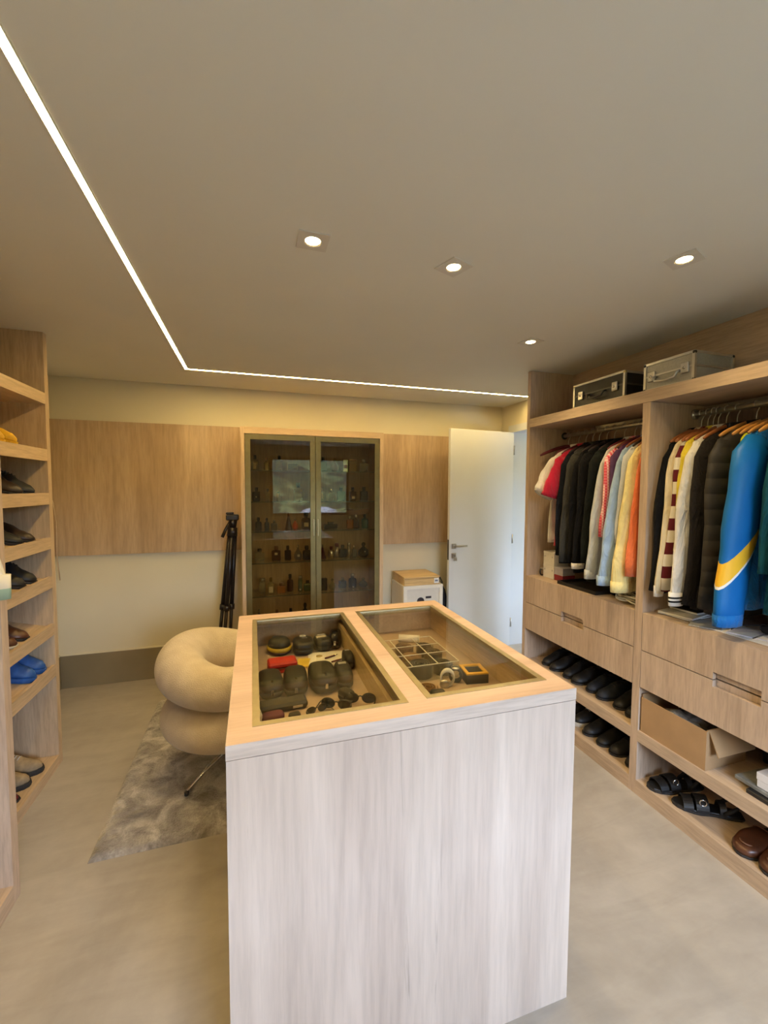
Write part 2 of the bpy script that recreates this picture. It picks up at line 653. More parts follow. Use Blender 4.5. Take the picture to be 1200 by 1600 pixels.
M_BULB = glow('spot_bulb', WARM_SPOT, 60.0)
M_FRAME = plain('downlight_frame', (.62, .60, .55), .5, noise=.02)
M_RING = plain('downlight_reflector', (.50, .45, .36), .35, .4, noise=.02)
def downlight(x, y, label, rz):
    t_ = thing('recessed_downlight', label, 'ceiling light', (x, y, ZC), rz, 'square recessed downlights')
    f = MB()
    s_ = .052
    n = 24
    outer, inner = [], []
    for k in range(n):
        an = 2 * PI * k / n
        cx, cy = math.cos(an), math.sin(an)
        m_ = max(abs(cx), abs(cy))
        outer.append((cx / m_ * s_, cy / m_ * s_))
        inner.append((cx * .030, cy * .030))
    f.rings([[(x_, y_, 0) for x_, y_ in outer], [(x_, y_, -.004) for x_, y_ in outer], [(x_, y_, -.004) for x_, y_ in inner], [(x_, y_, -.0008) for x_, y_ in inner]], False, False, smooth=False)
    f.build('frame', M_FRAME, t_)
    MB().lathe([(.0, -.0026), (.023, -.0026), (.026, -.0012), (.026, -.0006)], n=24).build('lamp_lens', M_BULB, t_)
    MB().lathe([(.0262, -.0012), (.0262, -.0028), (.0298, -.0036), (.0298, -.0008)], n=24).build('reflector_ring', M_RING, t_)
    ld = bpy.data.lights.new('downlight_beam', 'SPOT')
    ld.energy = SPOT_WATT
    ld.color = WARM_SPOT
    ld.spot_size = R(125)
    ld.spot_blend = .9
    ld.shadow_soft_size = .03
    lo = bpy.data.objects.new('downlight_beam', ld)
    COL.objects.link(lo)
    lo.parent = t_
    lo.location = (0, 0, -.012)
downlight(.206, 1.488, 'square downlight above the island, closest to the ceiling light line', 0)
downlight(.739, 1.495, 'second square downlight above the island, toward the wardrobe', R(20))
downlight(1.515, 1.189, 'square downlight in front of the wardrobe, above the silver case end', R(20))
downlight(1.528, 2.098, 'smallest looking square downlight, in front of the wardrobe end panel', R(10))

# ------------------------------------------------------------------ wood panels on the far wall
tag(box(XL + .002, -.088, YB - .03, YB - .001, 1.061, 2.115).build('wall_panel', M_OAK), 'wide oak panel fixed to the far wall between shoe rack and cabinet', 'wall panel', 'oak wall panels')
tag(box(1.096, 2.2, YB - .03, YB - .001, 1.061, 2.115).build('wall_panel', M_OAK), 'narrower oak panel on the far wall between glass cabinet and door', 'wall panel', 'oak wall panels')

# ------------------------------------------------------------------ furniture
def wp(root, mb, name, mat, bevel=0.0, parent=None, subsurf=0):
    """a part given in room coordinates, moved into its thing's own frame"""
    mb.xform(Matrix.Translation(-root.location))
    return mb.build(name, mat, parent if parent is not None else root, bevel=bevel, subsurf=subsurf)

# --- display island
IX0, IX1, IY0, IY1, IZ = -.067, .925, 1.009, 2.045, 1.001
isl = thing('display_island', 'square oak island with two glass windows in its top', 'display island', ((IX0 + IX1) / 2, (IY0 + IY1) / 2, 0))
G = ((-.008, .410, 1.072, 1.966), (.467, .874, 1.078, 1.960))
M_ISL = wood('oak_island_daylit', 'z', light=(.67, .575, .51), dark=(.47, .385, .335), fine=.2, hi=3.4, lo=.22, knot=.635)  # same oak as the top, with cool daylight put into its colour
M_TOP = wood('oak_island_top_warmlit', 'x', light=(.58, .425, .325), dark=(.50, .355, .26), fine=.15, rough=.38)  # same oak as the panels, with warm lamplight put into its colour
tp = MB()
zt = IZ - .036
tp.box(IX0, IX1, IY0, G[0][2], zt, IZ)
tp.box(IX0, IX1, G[0][3], IY1, zt, IZ)
tp.box(IX0, G[0][0], G[0][2], G[0][3], zt, IZ)
tp.box(G[0][1], G[1][0], G[0][2], G[0][3], zt, IZ)
tp.box(G[1][1], IX1, G[0][2], G[0][3], zt, IZ)
tp.box(G[1][0], G[1][1], G[0][2], G[1][2], zt, IZ)
tp.box(G[1][0], G[1][1], G[1][3], G[0][3], zt, IZ)
wp(isl, tp, 'top_frame', M_TOP)
eb = MB()
eb.box(IX0 - .0008, IX1 + .0008, IY0 - .0008, IY0, zt, IZ - .0004).box(IX0 - .0008, IX0, IY0, IY1, zt, IZ - .0004).box(IX1, IX1 + .0008, IY0, IY1, zt, IZ - .0004)
wp(isl, eb, 'edge_band_daylit', wood('oak_island_edge_daylit', 'x', light=(.56, .475, .42), dark=(.48, .40, .35), fine=.3))  # thin skin added so the rim shows the painted daylit tone
wp(isl, box(IX0, IX1, IY0, IY0 + .025, 0, zt - .002), 'front_panel', M_ISL)
for x0, x1 in ((IX0, IX0 + .025), (IX1 - .025, IX1)):
    wp(isl, MB().box(x0, x1, IY0 + .0255, 1.985, 0, .04).box(x0, x1, IY0 + .0255, IY1, .04, zt - .002), 'side_panel', M_ISL)
wp(isl, box(IX0 + .025, IX1 - .025, IY1 - .025, IY1 - .0005, .04, zt - .002), 'back_panel', M_ISL)
M_TINT = thin_glass('island_glass', (.93, .91, .83), 1.5, 0.0, .42)
M_TRAY = plain('tray_lining', (.44, .335, .265), .75, noise=.05)
TZ = .868
for i, (x0, x1, y0, y1) in enumerate(G):
    e = .019
    f = MB()
    for q in ((x0, x1, y0, y0 + e), (x0, x1, y1 - e, y1), (x0, x0 + e, y0 + e, y1 - e), (x1 - e, x1, y0 + e, y1 - e)):
        f.box(*q, IZ - .022, IZ + .0015)
    fo = wp(isl, f, 'glass_frame', M_BRASS)
    wp(isl, box(x0 + e, x1 - e, y0 + e, y1 - e, IZ - .006, IZ - .002), 'glass_pane', M_TINT)
    X0, X1 = (-.04, .43) if i == 0 else (.447, .898)
    dr = wp(isl, box(X0, X1, 1.04, 2.018, TZ - .012, TZ), 'tray', M_TRAY)
    wl = MB()
    wl.box(X0, X0 + .012, 1.04, 2.018, TZ, zt - .004).box(X1 - .012, X1, 1.04, 2.018, TZ, zt - .004)
    wl.box(X0 + .012, X1 - .012, 1.04, 1.052, TZ, zt - .004).box(X0 + .012, X1 - .012, 2.006, 2.018, TZ, zt - .004)
    wp(isl, wl, 'tray_wall', M_OAKY, parent=dr)
wp(isl, box(.388, .402, 1.06, 1.985, TZ, .950), 'drawer_rail', wood('oak_rail', 'y', light=(.62, .49, .30), dark=(.55, .42, .25)))

# --- glass-fronted perfume cabinet
CX0, CX1, CY0, CY1 = -.087, 1.085, 3.50, YB - .002
cab = thing('display_cabinet', 'tall oak display cabinet with two bronze framed glass doors', 'cabinet', ((CX0 + CX1) / 2, (CY0 + CY1) / 2, 0))
M_CAB = wood('oak_cabinet', 'z', light=(.62, .47, .31), dark=(.53, .39, .25))
wp(cab, box(CX0, CX0 + .029, CY0, CY1, 0, 2.077), 'side_panel', M_CAB)
wp(cab, box(CX1 - .032, CX1, CY0, CY1, 0, 2.077), 'side_panel', M_CAB)
wp(cab, box(CX0 + .029, CX1 - .032, CY0, CY1, 2.026, 2.077), 'top_panel', wood('oak_cabinet_x', 'x', light=(.62, .47, .31), dark=(.53, .39, .25)))
wp(cab, box(CX0 + .029, CX1 - .032, CY1 - .02, CY1, .07, 2.026), 'back_panel', M_CAB)
wp(cab, box(CX0 + .029, CX1 - .032, CY0 + .02, CY1 - .02, 0, .07), 'plinth', M_CAB)
M_SHELF = thin_glass('shelf_glass', (.95, .97, .95), 1.5)
M_SHEDGE = plain('shelf_glass_edge', (.10, .12, .09), .2, noise=.03)
SHZ = (1.742, 1.486, 1.240, .981, .703, .435)
for z in SHZ:
    s_ = wp(cab, box(CX0 + .03, CX1 - .033, 3.563, CY1 - .021, z - .008, z), 'glass_shelf', M_SHELF)
    wp(cab, box(CX0 + .03, CX1 - .033, 3.5615, 3.563, z - .008, z), 'shelf_edge', M_SHEDGE, parent=s_)
M_DGL = thin_glass('smoked_glass', (.76, .70, .54), 1.52, 0.0, .62)
M_DFR = plain('bronze_door_frame', (.20, .165, .07), .42, .7, noise=.05)
for x0, x1, side in ((CX0 + .031, .4975, 1), (.5005, CX1 - .034, 0)):
    z0, z1 = .075, 2.023
    e = .043
    f = MB()
    for q in ((x0, x1, z0, z0 + e), (x0, x1, z1 - e, z1), (x0, x0 + e, z0 + e, z1 - e), (x1 - e, x1, z0 + e, z1 - e)):
        f.box(q[0], q[1], CY0 + .002, CY0 + .022, q[2], q[3])
    dd = wp(cab, f, 'door', M_DFR, bevel=.002)
    wp(cab, box(x0 + e, x1 - e, CY0 + .010, CY0 + .014, z0 + e, z1 - e), 'glass_pane', M_DGL, parent=dd)
    hx = (x1 - .016) if side else (x0 + .016)
    wp(cab, box(hx - .005, hx + .005, CY0 - .010, CY0 + .003, 1.20, 1.34, .002), 'pull_handle', M_BRASS, parent=dd)

# --- right-hand wardrobe: two bays and the shelf that runs over them
XR, XBK = 1.904, 2.47
B1 = (1.680, 2.600)
B2 = (.720, 1.637)
def drawer(root, y0, y1, z0, z1, ny0, ny1, nz, top):
    """drawer front with half of a finger notch cut into one edge"""
    f = MB()
    a, b = (z0, nz) if top else (nz, z1)
    if top:                     # notch at the top edge, from nz to z1
        f.box(XR, XR + .02, y0, y1, z0, nz)
        f.box(XR, XR + .02, y0, ny0, nz, z1).box(XR, XR + .02, ny1, y1, nz, z1)
        n0, n1 = nz, z1
    else:
        f.box(XR, XR + .02, y0, y1, nz, z1)
        f.box(XR, XR + .02, y0, ny0, z0, nz).box(XR, XR + .02, ny1, y1, z0, nz)
        n0, n1 = z0, nz
    d_ = wp(root, f, 'drawer_front', M_WARD)
    wp(root, box(XR + .026, XR + .034, ny0 - .01, ny1 + .01, n0 - (.01 if top else -.001), n1 + (-.001 if top else .01)), 'finger_pull', M_WARD, parent=d_)
    return d_
M_WARD = wood('oak_wardrobe', 'z', light=(.56, .435, .335), dark=(.455, .34, .25))
M_WARDY = wood('oak_wardrobe_edges', 'y', light=(.56, .435, .325), dark=(.48, .365, .265))
M_ROD = plain('rod_metal', (.62, .60, .52), .3, .8)
def wardrobe_bay(y0, y1, label, far_panel, ny):
    wd = thing('wardrobe', label, 'wardrobe', (2.19, (y0 + y1) / 2, 0), group='open wardrobe bays')
    if far_panel:
        wp(wd, MB().box(XR, XBK + .018, y1, y1 + .032, 0, 2.1).box(XR, 2.29, y1, y1 + .032, 2.1, ZC - .001), 'end_panel', M_WARD)
    wp(wd, box(XR, XBK + .018, y0 - .043, y0, 0, 2.038), 'divider', M_WARD)
    wp(wd, box(XBK, XBK + .018, y0, y1, .075, 2.038), 'back_panel', M_WARD)
    wp(wd, box(XR + .022, XBK, y0, y1, .948, .968), 'drawer_top', M_WARDY)
    wp(wd, box(XR + .04, XBK, y0, y1, .578, .592), 'drawer_bottom', M_WARDY)
    drawer(wd, y0 + .003, y1 - .003, .578, .770, ny[0], ny[1], .742, True)
    drawer(wd, y0 + .003, y1 - .003, .775, .968, ny[0], ny[1], .808, False)
    wp(wd, box(XR, XBK, y0, y1, .285, .345), 'shelf', M_WARDY)
    wp(wd, box(XR, XBK, y0, y1, 0, .075), 'plinth', M_WARDY)
    rd = MB().tube([(2.205, y0, 1.990), (2.205, y1, 1.990)], .0135, 14)
    wp(wd, rd, 'hanging_rod', M_ROD)
    for yy in (y0, y1 - .008):
        wp(wd, MB().tube([(2.205, yy, 1.990), (2.205, yy + .008, 1.990)], .026, 16), 'rod_bracket', M_BLACK if yy > 2 else M_ROD)
    return wd
wardrobe_bay(*B1, 'open oak wardrobe bay of shirts nearest the door', True, (2.037, 2.226))
wardrobe_bay(*B2, 'open oak wardrobe bay with the blue jacket and cardboard carton', False, (1.098, 1.281))
osf = thing('overhead_shelf', 'long oak shelf above the hanging clothes carrying two hard cases', 'shelf', (2.09, 1.66, 2.04))
wp(osf, box(XR, 2.30, B2[0] - .043, B1[1] - .001, 2.040, 2.100), 'board', M_WARDY)
wp(osf, box(2.272, 2.29, B2[0] - .043, B1[1] - .001, 2.100, ZC - .001), 'back_panel', wood('oak_dark_back', 'y', light=(.58, .44, .32), dark=(.48, .35, .245)))

# --- shoe rack on the left
RX = -1.081
rk = thing('shoe_rack', 'tall oak shoe rack with sloping shelves and front lips', 'shoe rack', ((XL + RX) / 2, 2.38, 0))
RY0, RY1 = 1.925, 2.787
M_RACK = wood('oak_rack', 'z', light=(.60, .455, .30), dark=(.49, .36, .235))
M_RACKY = wood('oak_rack_shelf', 'y', light=(.62, .47, .31), dark=(.54, .40, .26))
wp(rk, box(XL + .002, RX, RY1, RY1 + .042, 0, ZC - .001), 'end_panel', M_RACK)
wp(rk, box(XL + .002, XL + .016, RY0, RY1, .06, ZC - .001), 'back_panel', M_RACK)
wp(rk, box(XL + .002, RX, RY0, RY1, 0, .06), 'plinth', M_RACKY)
wp(rk, box(XL + .016, RX, RY0, RY1, 2.052, 2.112), 'fixed_shelf', M_RACKY)
SLOPE = .085
RACKZ = (1.805, 1.565, 1.316, 1.097, .828, .590)
for z in RACKZ:
    s_ = MB()
    zb = z - .012
    x0, x1 = XL + .016, RX - .018
    v = []
    for y in (RY0, RY1):
        v += [(x0, y, zb + SLOPE), (x1, y, zb - .005), (x1, y, zb - .023), (x0, y, zb + SLOPE - .018)]
    s_.add(v, [(0, 1, 2, 3), (7, 6, 5, 4), (0, 4, 5, 1), (1, 5, 6, 2), (2, 6, 7, 3), (3, 7, 4, 0)])
    so = wp(rk, s_, 'sloping_shelf', M_RACKY)
    wp(rk, box(RX - .018, RX, RY0, RY1, z - .064, z), 'front_lip', M_RACKY, parent=so)

# --- near-left wardrobe, only its far edge shows
nl = thing('wardrobe', 'deeper oak wardrobe at the near end of the shoe rack, pale edge', 'wardrobe', (-1.18, 1.4, 0), group='open wardrobe bays')
NX = -.892
wp(nl, box(XL + .002, NX, 1.877, 1.922, 0, ZC - .001), 'end_panel', M_WARD)
wp(nl, box(XL + .002, NX, .80, .843, 0, ZC - .001), 'end_panel', M_WARD)
wp(nl, box(XL + .002, XL + .016, .843, 1.877, .075, ZC - .001), 'back_panel', M_WARD)
wp(nl, box(XL + .002, NX, .843, 1.877, 0, .075), 'plinth', M_WARDY)
wp(nl, box(XL + .016, NX, .843, 1.877, 2.05, 2.11), 'fixed_shelf', M_WARDY)
wp(nl, MB().tube([(-1.18, .843, 1.97), (-1.18, 1.877, 1.97)], .0135, 14), 'hanging_rod', M_ROD)

# --- rug with a shaggy pile
def rug_mat():
    k = NB('shaggy_grey_pile')
    v = k.coords()
    a = k.noise(v, 7.5, 5, .62, .8)
    b = k.noise(v, 120, 3)
    col = k.ramp(a, [(.36, (.20, .18, .165)), (.5, (.36, .335, .31)), (.62, (.58, .55, .52))])
    col = k.mix(.6, col, k.ramp(b, [(.3, (.7, .7, .7)), (.7, (1.15, 1.15, 1.15))]), 'MULTIPLY')
    k.l(col, k.b.inputs['Base Color'])
    k.bump(b, .8, .008)
    k.b.inputs['Sheen Weight'].default_value = .5
    return k.fin(.95, 0, .1)
random.seed(11)
RG = (-.690, 1.25, 1.995, 3.42)
nx, ny = 170, 126
vs, fs = [], []
for j in range(ny + 1):
    for i in range(nx + 1):
        x = RG[0] + (RG[1] - RG[0]) * i / nx
        y = RG[2] + (RG[3] - RG[2]) * j / ny
        ed = min(i, nx - i, j, ny - j)
        h_ = (.0, .010, .015, .017)[min(ed, 3)] + (0 if ed == 0 else random.uniform(-.003, .004) + .0035 * math.sin(x * 37 + 3 * math.sin(y * 21)) * math.sin(y * 31))
        vs.append((x - .28, y - 2.7, max(h_, .001)))
for j in range(ny):
    for i in range(nx):
        a = j * (nx + 1) + i
        fs.append((a, a + 1, a + nx + 2, a + nx + 1))
tag(MB().add(vs, fs, True).build('rug', rug_mat(), loc=(.28, 2.7, 0)), 'grey beige shaggy rug under the cream swivel chair', 'rug')

# --- boucle swivel chair
def boucle():
    k = NB('cream_boucle')
    v = k.coords()
    vo = k.n('ShaderNodeTexVoronoi')
    vo.inputs['Scale'].default_value = 190
    k.l(v, vo.inputs['Vector'])
    a = k.noise(v, 14, 3)
    k.l(k.ramp(a, [(.3, (.54, .455, .34)), (.7, (.63, .545, .42))]), k.b.inputs['Base Color'])
    k.bump(vo.outputs['Distance'], .45, .004)
    k.b.inputs['Sheen Weight'].default_value = .3
    return k.fin(.95, 0, .15)
M_BOU = boucle()
ch = thing('swivel_armchair', 'cream boucle swivel armchair with a fat rolled backrest', 'armchair', (-.135, 2.475, .018), R(-18))
rr = []
n, m = 40, 26
for k in range(n + 1):
    t_ = k / n
    an = R(42 + 276 * t_)
    e = min(1.0, min(t_, 1 - t_) / .06)
    cap = max(.06, math.sqrt(max(0.0, 1 - (1 - e) ** 2)))
    back = max(0.0, math.cos((an - PI) * .85)) ** 1.2
    rh, rv = (.112 + .014 * back) * cap, (.105 + .034 * back) * cap
    zc = .560 + .062 * back
    ring = []
    for q in range(m):
        a_ = 2 * PI * q / m
        rad_ = .252 + rh * math.cos(a_)
        ring.append((rad_ * math.cos(an), rad_ * math.sin(an), zc + rv * math.sin(a_)))
    rr.append(ring)
MB().rings(rr).build('backrest_roll', M_BOU, ch, subsurf=1)
b = MB()
pr = []
for k in range(15):
    th = -PI / 2 + PI * k / 14
    pr.append((.18 + .180 * abs(math.cos(th)) ** .75, .345 + .118 * math.sin(th)))
pr = [(0, .227)] + pr + [(0, .463)]
b.lathe(pr, n=40)
b.build('seat_base', M_BOU, ch, subsurf=1)
MB().lathe([(0, .44), (.15, .44), (.20, .455), (.215, .475), (.19, .492), (.0, .50)], n=32).build('seat_cushion', M_BOU, ch, subsurf=1)
MB().lathe([(0, .06), (.026, .06), (.026, .24), (0, .24)], n=16).build('swivel_post', M_CHROME, ch)
for k in range(4):
    an = R(222 + 18 + 90 * k)
    c_, s_ = math.cos(an), math.sin(an)
    leg = MB().tube([(.02 * c_, .02 * s_, .105), (.14 * c_, .14 * s_, .075), (.28 * c_, .28 * s_, .022)], [.014, .011, .008], 8).build('leg', M_CHROME, ch)
    MB().lathe([(0, 0), (.012, 0), (.012, .016), (0, .016)], (.28 * c_, .28 * s_, 0), 10).build('foot', M_BLACK, leg)

# --- tripod leaning in the corner
tri = thing('camera_tripod', 'black folded camera tripod leaning beside the glass cabinet', 'tripod', (-.262, 3.60, 0))
M_TRI = plain('tripod_black', (.018, .013, .011), .35, .2, noise=.2)
base, topv = Vector((0, 0, 0)), Vector((.106, .08, 1.33))
ax = topv.normalized()
for k in range(3):
    an = 2 * PI * k / 3 + .5
    off = Vector((math.cos(an), math.sin(an) * .8, 0))
    p0, p1 = base + off * .058 + Vector((0, 0, .012)), topv + off * .022 - ax * .10
    def at(t_):
        return p0 + (p1 - p0) * t_
    lg = MB().tube([at(.50), at(1)], [.0175, .0190], 10).build('leg', M_TRI, tri)
    MB().tube([at(.22), at(.52)], .0140, 10).build('middle_tube', M_TRI, lg)
    MB().tube([at(.02), at(.24)], .0105, 10).build('lower_tube', M_TRI, lg)
    MB().tube([at(.48), at(.515)], .0240, 10).build('leg_clamp', M_TRI, lg)
    MB().tube([at(.205), at(.24)], .0205, 10).build('leg_clamp', M_TRI, lg)
    MB().tube([at(0), at(.025)], [.013, .010], 10).build('rubber_foot', M_TRI, lg)
MB().tube([topv - ax * .40, topv - ax * .02], .011, 10).build('centre_column', M_TRI, tri)
MB().tube([topv - ax * .13, topv - ax * .06], [.044, .038], 12).build('spider', M_TRI, tri)
hd = MB()
hd.tube([topv - ax * .06, topv + ax * .01], [.028, .034], 12)
hd.box(topv.x - .055, topv.x + .045, topv.y - .034, topv.y + .034, topv.z, topv.z + .048, .008)
hd.box(topv.x - .055, topv.x + .005, topv.y - .024, topv.y + .024, topv.z + .049, topv.z + .066, .004)
hd.build('pan_head', M_TRI, tri)
MB().tube([topv + Vector((-.02, -.02, 0)), topv + Vector((-.06, -.03, -.075)), topv + Vector((-.085, -.035, -.135))], [.009, .012, .014], 10).build('pan_handle', M_TRI, tri)

# --- white side cabinet with a pine box on it
sc = thing('side_cabinet', 'small white framed cabinet standing beside the glass cabinet', 'side cabinet', (1.468, 3.66, 0))
S = (1.278, 1.662, 3.495, 3.832)
M_SAFE = plain('cream_lacquer', (.74, .72, .66), .5, noise=.02)
wp(sc, box(S[0], S[1], S[2] + .015, S[3], .01, .722, .003), 'body', M_SAFE)
f = MB()
f.box(S[0], S[1], S[2], S[2] + .0145, .69, .722).box(S[0], S[1], S[2], S[2] + .0145, .01, .05)
f.box(S[0], S[0] + .034, S[2], S[2] + .0145, .05, .69).box(S[1] - .034, S[1], S[2], S[2] + .0145, .05, .69)
wp(sc, f, 'front_frame', M_SAFE)
fd = wp(sc, box(S[0] + .036, S[1] - .036, S[2] + .008, S[2] + .0145, .052, .688), 'door', plain('cream_door', (.66, .64, .60), .45, noise=.02))
M_INK = plain('black_ink', (.02, .015, .02), .5)
wp(sc, MB().prism([(1.445 + .036 * math.cos(2 * PI * k / 24), .575 + .036 * math.sin(2 * PI * k / 24)) for k in range(24)], 0, .001).xform(Matrix(((1, 0, 0, 0), (0, 0, 1, S[2] + .0065), (0, 1, 0, 0), (0, 0, 0, 1)))), 'round_mark', M_INK, parent=fd)
wp(sc, MB().box(1.495, 1.55, S[2] + .0065, S[2] + .0078, .597, .617), 'dark_label', M_INK, parent=fd)

def pine():
    return wood('pine_box_wood', 'x', light=(.74, .55, .29), dark=(.58, .39, .17), fine=.4)
pb = thing('wooden_box', 'flat pine box with a small printed sticker on the white cabinet', 'wooden box', (1.458, 3.66, .722))
wp(pb, box(1.286, 1.628, 3.50, 3.822, .7225, .783, .003), 'box_body', pine())
wp(pb, box(1.284, 1.630, 3.498, 3.824, .7845, .803, .003), 'sliding_lid', pine())
st = wp(pb, box(1.575, 1.622, 3.4968, 3.4998, .735, .782), 'sticker', plain('sticker_paper', (.75, .75, .76), .5))
wp(pb, MB().box(1.583, 1.612, 3.4960, 3.4967, .750, .766), 'printed_mark', plain('sticker_print', (.20, .23, .32), .5, noise=.5, nscale=180), parent=st)

# dark bag between white cabinet and door
bg_ = MB()
rr = []
for k, (s_, z) in enumerate(((.7, 0), (1, .03), (1, .30), (.9, .52), (.6, .62), (.3, .66))):
    rr.append([(.062 * s_ * math.copysign(abs(math.cos(2 * PI * q / 20)) ** .6, math.cos(2 * PI * q / 20)), .11 * s_ * math.copysign(abs(math.sin(2 * PI * q / 20)) ** .6, math.sin(2 * PI * q / 20)), z) for q in range(20)])
bgt = thing('bag', 'black soft bag tucked between the white cabinet and the door', 'bag', (1.742, 3.73, 0))
bg_.rings(rr).build('bag_body', fabric('black_nylon', (.02, .02, .025), .7), bgt)
MB().tube([(0, -.05, .60), (0, -.045, .70), (0, 0, .73), (0, .045, .70), (0, .05, .60)], .008, 8).build('strap', M_BLACK, bgt)

# thin cord hanging down the left wall
MBc = MB().tube([(0, 0, .66), (.022, -.01, .60), (.034, 0, .45), (.03, 0, .2), (.045, 0, 0)], .0035, 6)
tag(MBc.build('electric_cord', plain('pale_cord', (.62, .5, .36), .6), loc=(-1.468, 3.80, .88)), 'thin pale cord hanging in the corner beside the shoe rack', 'cord')

# ------------------------------------------------------------------ clothes
M_HWOOD = plain('hanger_cherry_wood', (.36, .13, .045), .35, noise=.15)
M_HBLK = plain('hanger_black', (.03, .02, .022), .5)
M_HRED = plain('hanger_dark_red', (.14, .02, .03), .5)
M_HORG = plain('hanger_orange_wood', (.56, .26, .06), .3, noise=.15, nscale=14)
M_HOOK = plain('hook_wire', (.66, .64, .58), .35, .3)
ROD_X, ROD_Z = 2.205, 1.990

def hanger(y, label, mat, rx=ROD_X, rz_=ROD_Z, span=.205, tilt=0.0, hookmat=None):
    """hook over the rod and a bowed shoulder bar"""
    t = thing('coat_hanger', label, 'hanger', (rx, y, rz_), tilt, 'hangers on the rails')
    hk = []
    for k in range(15):
        an = R(-30 + 235 * k / 14)
        hk.append((.0185 * math.cos(an), 0, .0 + .0185 * math.sin(an)))
    hk = hk[::-1] + [(.012, 0, -.02), (0, 0, -.045), (0, 0, -.075)] if False else [(-.0165, 0, -.009)] + [(.0185 * math.cos(R(200 - 200 * k / 12)), 0, .0185 * math.sin(R(200 - 200 * k / 12))) for k in range(13)] + [(.015, 0, -.016), (.003, 0, -.034), (0, 0, -.055), (0, 0, -.082)]
    MB().tube(hk, .0022, 6).build('hook', hookmat or M_HOOK, t)
    b = MB()
    pts, rad = [], []
    for k in range(17):
        u = -1 + 2 * k / 16
        pts.append((span * u, 0, -.080 - .072 * abs(u) ** 1.5))
        rad.append(.0135 * (1.0 - .25 * abs(u)) if 0 < k < 16 else .006)
    b.tube(pts, rad, 8, flat=((0, 1, 0), .62))
    b.build('shoulder_bar', mat, t)
    return t

def garment(name, label, cat, y, mat, hem, sleeve=None, sh=.215, thick=.022, hw_hem=None, sleeve_mat=None, collar=None, cuff=None,
            swing=.02, rz=0.0, rx=ROD_X, top=ROD_Z, seed=1, sr=.058, body_mats=None, drop=.0, taper=.36, group='clothes on the wardrobe rail'):
    """a hanging shirt, jacket or coat. local x runs across the shoulders, y is its thickness, z down from the rail"""
    rnd = random.Random(seed)
    t = thing(name, label, cat, (rx, y, top), rz, group)
    hem = hem - top
    z0 = -.088 - drop
    hwh = hw_hem or sh * 1.02
    p1, p2, p3 = rnd.uniform(0, 6), rnd.uniform(0, 6), rnd.uniform(0, 6)
    n = 40
    levels = [(z0, .045, .022), (z0 - .010, .075, .026), (z0 - .030, sh * .60, thick * .9), (z0 - .052, sh * .83, thick), (z0 - .078, sh * .97, thick),
              (z0 - .115, sh * 1.0, thick)]
    zz = z0 - .16
    m = 12
    for k in range(m + 1):
        u = k / m
        levels.append((zz + (hem - zz) * u, sh * (1 - u) + hwh * u, thick * (1.0 + .25 * u)))
    rr = []
    for (z, hw, ht) in levels:
        d = max(0, (z0 - .1 - z)) / max(.2, (z0 - hem))
        ring = []
        for k in range(n):
            an = 2 * PI * k / n
            c_, s_ = math.cos(an), math.sin(an)
            x = hw * math.copysign(abs(c_) ** .75, c_)
            yy = ht * math.copysign(abs(s_) ** .8, s_)
            fold = d * (.007 * math.sin(x * 34 + p1 + z * 3) + .004 * math.sin(x * 61 + p2 - z * 5))
            x += d * (.010 * math.sin(z * 9 + p3) - swing * .5)
            ring.append((x, yy + fold, z + (.006 * math.sin(x * 23 + p2) if z < hem + .01 else 0)))
        rr.append(ring)
    MB().rings(rr).build('garment_body', body_mats or mat, t)
    if sleeve:
        zl = sleeve - top
        for sd in (-1, 1):
            a = Vector((sd * sh * (.86 if sd < 0 else .70), 0, z0 - .085))
            ln = a.z - zl
            pts, rad = [], []
            mm = 10
            for k in range(mm + 1):
                u = k / mm
                x = a.x + sd * ((.030 if ln > .3 else .055) if sd < 0 else .012) * (math.sin(min(1, u * 1.6) * PI / 2) if ln > .3 else u) - (swing * u if sd < 0 else 0)
                pts.append((x + .006 * math.sin(u * 8 + p1), .006 * math.sin(u * 6 + p2) - .006, a.z - ln * u))
                r_ = sr * (1 - taper * u) if ln > .3 else sr * (.72 + .42 * u)
                r_ *= (.55 if k == 0 else 1.0) * (1 + .05 * math.sin(u * 19 + p3))
                rad.append(r_)
            so = MB().tube(pts, rad, 18, flat=((0, 1, 0), .44)).build('sleeve', sleeve_mat or mat, t)
            if cuff:
                cmat, ch = cuff
                e = Vector(pts[-1])
                MB().tube([e + Vector((0, 0, ch)), e + Vector((0, 0, ch * .5)), e + Vector((0, 0, -.004))], [rad[-1] * 1.03, rad[-1] * 1.03, rad[-1] * 1.0], 18, flat=((0, 1, 0), .46)).build('cuff', cmat, so)
    if collar:
        pts = [(.062 * math.cos(2 * PI * k / 16), .030 * math.sin(2 * PI * k / 16), z0 + .004 + .008 * math.cos(2 * PI * k / 16)) for k in range(16)]
        MB().tube(pts, .016, 8, closed=True).build('collar', collar, t)
    return t

